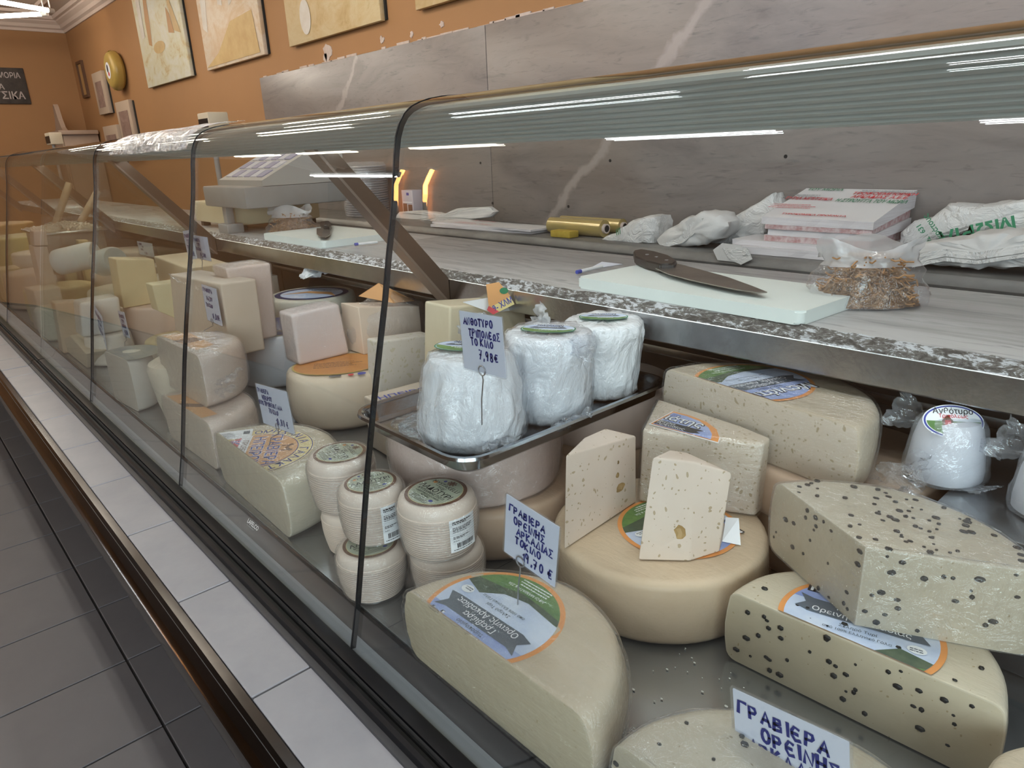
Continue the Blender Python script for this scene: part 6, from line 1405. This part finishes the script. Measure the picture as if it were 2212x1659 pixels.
# round cheese dummy on the wall
cw = pY(250, 153, YB-.06); t = thing('cheese_dummy', 'round yellow display cheese hung on the ochre wall', 'display cheese', (cw.x, YB, cw.z))
bm = bmesh.new(); bm_lathe(bm, prof_wheel(.185, .13, .05, .012), (0, 0, 0), 40); bmesh.ops.transform(bm, matrix=Matrix.Translation((cw.x, YB-.002, cw.z)) @ Matrix.Rotation(PI/2, 4, 'X'), verts=bm.verts[:]); putbm('round', bm, painted('dummy_wax', (.42, .29, .07), (.47, .33, .09), 8, .35, .02), t, None, 40)
p = Print(Vector((cw.x, YB-.1325, cw.z)), v3(1, 0, 0), Z3, v3(0, -1, 0)); p.disc(WHITEPR, 0, 0, .08, lift=.001); p.poly(BLACKP, ell(-.01, .02, .03, .04), .002); p.poly(RED, ell(.01, -.035, .025, .02), .002); p.build('label', t)
# painted cupboard with pediment
PAL = painted('pale_painted_wood', (.40, .29, .22), (.36, .26, .19), 5, .6, .1)
xc0, xc1 = -10.74, -10.22; cy0, cy1 = 2.0, 2.38
def zat(py_): return pY(195, py_, cy0).z
cu = thing('painted_cupboard', 'tall pale painted cupboard with curved pediment standing in the corner', 'cupboard', ((xc0+xc1)/2, 2.19, 0)); zt_ = zat(262)
box('carcass', (xc0, cy0, .05), (xc1, cy1, zt_-.08), PAL, cu, .004); box('cornice', (xc0-.05, cy0-.05, zt_-.08), (xc1+.05, cy1, zt_-.03), PAL, cu, .01); box('plinth', (xc0-.02, cy0-.02, 0), (xc1+.02, cy1, .05), PAL, cu)
dr = box('door', (xc0+.05, cy0-.012, .15), (xc1-.05, cy0, zt_-.16), PAL, cu, .003); box('door_panel', (xc0+.1, cy0-.02, .25), (xc1-.1, cy0-.0122, zt_-.24), PAL, dr, .003)
xm = (xc0+xc1)/2; prf = [(-.24, 0), (-.16, .04), (-.09, .14), (-.05, .24), (-.03, .28), (0, .31), (.03, .28), (.05, .24), (.09, .14), (.16, .04), (.24, 0)]
bm = bmesh.new(); q = [Vector((xm+a, cy0+.02, zt_-.03+b)) for a, b in prf]; bm_prism(bm, q, [v+v3(0, .05) for v in q]); putbm('pediment', bm, PAL, cu)
# chalk-style sign on the end wall
TLs, BRs = pX(52, 148, XL), pX(64, 225, XL); cs = thing('slate_sign', 'dark sign with raised Greek lettering on the far end wall', 'sign', (XL, TLs.y-.25, BRs.z))
y1_ = pX(58, 186, XL).y; y0_ = y1_-1.0
b = box('board', (XL+.001, y0_, BRs.z), (XL+.03, y1_, TLs.z), painted('black_board', (.035, .028, .025), (.06, .048, .04), 12, .6, .3), cs, .006)
p = Print(Vector((XL+.0305, y1_, BRs.z)), v3(0, 1, 0), Z3, v3(1, 0, 0)); hh_ = TLs.z-BRs.z; CH = simple('chalk_letter', (.46, .40, .37), .7)
for s, yy, xo in (('ΣΤΡΟΥΓΓΑ ΜΟΡΙΑ', .72, -.36), ('ΤΑ', .56, -.40), ('ΤΥΡΙΑ', .40, -.36), ('ΜΠΙΤΣΙΚΑ', .14, -.30)): p.text(CH, s, xo, hh_*yy, hh_*(.15 if yy > .2 else .2), 0, .02, .62 if len(s) > 9 else .5, .002)
p.build('lettering', b)
# ------------------------------------------------------------------ ceiling lamps
TUBE = emit('fluorescent_tube', (1, .91, .78), 42)
TUBEC = emit('cool_fluorescent_tube', (.92, .96, 1), 42)
FIX = simple('lamp_housing', (.7, .68, .64), .4)
def lamp(a, b, sep, label, mat, grp='fluorescent ceiling lamps'):
    a, b = Vector(a), Vector(b); d = (b-a).normalized(); s = d.cross(Z3).normalized(); mid = (a+b)/2
    t = thing('ceiling_lamp', label, 'lamp', (mid.x, mid.y, mid.z), grp)
    up = Z3*.045
    bm = bmesh.new()
    for k in (-1, 1): pass
    q = [a+s*.05+up, b+s*.05+up, b-s*.05+up, a-s*.05+up]; bm_prism(bm, q, [v+Z3*.04 for v in q]); putbm('housing', bm, FIX, t)
    for k in (-1, 1):
        o_ = s*sep/2*k; tube('tube', [a+o_+d*.02, b+o_-d*.02], .013, mat, t, None, 12)
        for e, sg in ((a, 1), (b, -1)): tube('lamp_holder', [e+o_, e+o_+d*.02*sg], .016, FIX, t, None, 10); box('lamp_foot', e+o_-Vector((.012, .012, 0)), e+o_+Vector((.012, .012, .05)), FIX, t)
    for e in (a.lerp(b, .15), a.lerp(b, .85)): tube('hanger', [e+up+Z3*.04, Vector((e.x, e.y, ZC))], .006, FIX, t, None, 6)
    return t
# the V-shaped pair seen over the far end
for nm, (p, q) in (('a', ((0, 4), (103, 22))), ('b', ((0, 35), (90, 30)))):
    A = pz(*q, 1.42); B = pz(*p, 1.42); d = (B-A).normalized(); B = A+d*1.25
    t = thing('ceiling_lamp', 'bare fluorescent tube by the far wall, '+('higher of the pair, crossing the moulding' if nm == 'a' else 'lower of the converging pair'), 'lamp', (A+B)/2, 'fluorescent ceiling lamps by the far wall')
    tube('tube', [A, B], .02, TUBE, t, None, 12)
    tube('lamp_holder', [A, A-d*.06], .022, FIX, t, None, 10); tube('lamp_holder', [B, B+d*.06], .022, FIX, t, None, 10)
    for e in (A-d*.03, B+d*.03): tube('hanger', [e, Vector((e.x, e.y, ZC))], .006, FIX, t, None, 6)
for y, xs_, lab, grp, z in ((.18, (-1.83, -.05, -3.7, -5.6, -7.5), 'double fluorescent lamp hanging over the tiled ledge side', 'lamps over the customer side of the case', 2.57), (-2.12, (-2.34, -.4, -4.4, -6.4, -8.0), 'double fluorescent lamp hanging over the middle of the shop', 'lamps over the middle of the shop', 2.57),
        (1.08, (-3.55, -6.0, -.6), 'double fluorescent lamp hanging over the worktop', 'lamps over the worktop', 2.60)):
    for i, x in enumerate(xs_): lamp((x-.56, y, z), (x+.56, y, z), .08, lab, TUBEC if x > -3 else TUBE, grp)
lamp((-10.1, -3.95, 2.57), (-7.8, -3.95, 2.57), .06, 'long fluorescent lamp hanging by the wall opposite the case', TUBEC, None)
WARMB = emit('warm_neon', (1, .45, .12), 30)
for x in (-8.0, -8.7):
    t = thing('wall_lamp', 'upright warm orange tube lamp on the wall opposite the case', 'lamp', (x, YF+.06, H+.9), 'warm tube lamps on the opposite wall')
    tube('tube', [(x, YF+.06, H+1.34), (x+.05, YF+.06, H+1.66)], .03, WARMB, t, None, 10)
    for z in (1.32, 1.68): box('bracket', (x-.03, YF+.0005, H+z-.02), (x+.08, YF+.09, H+z+.02), FIX, t)
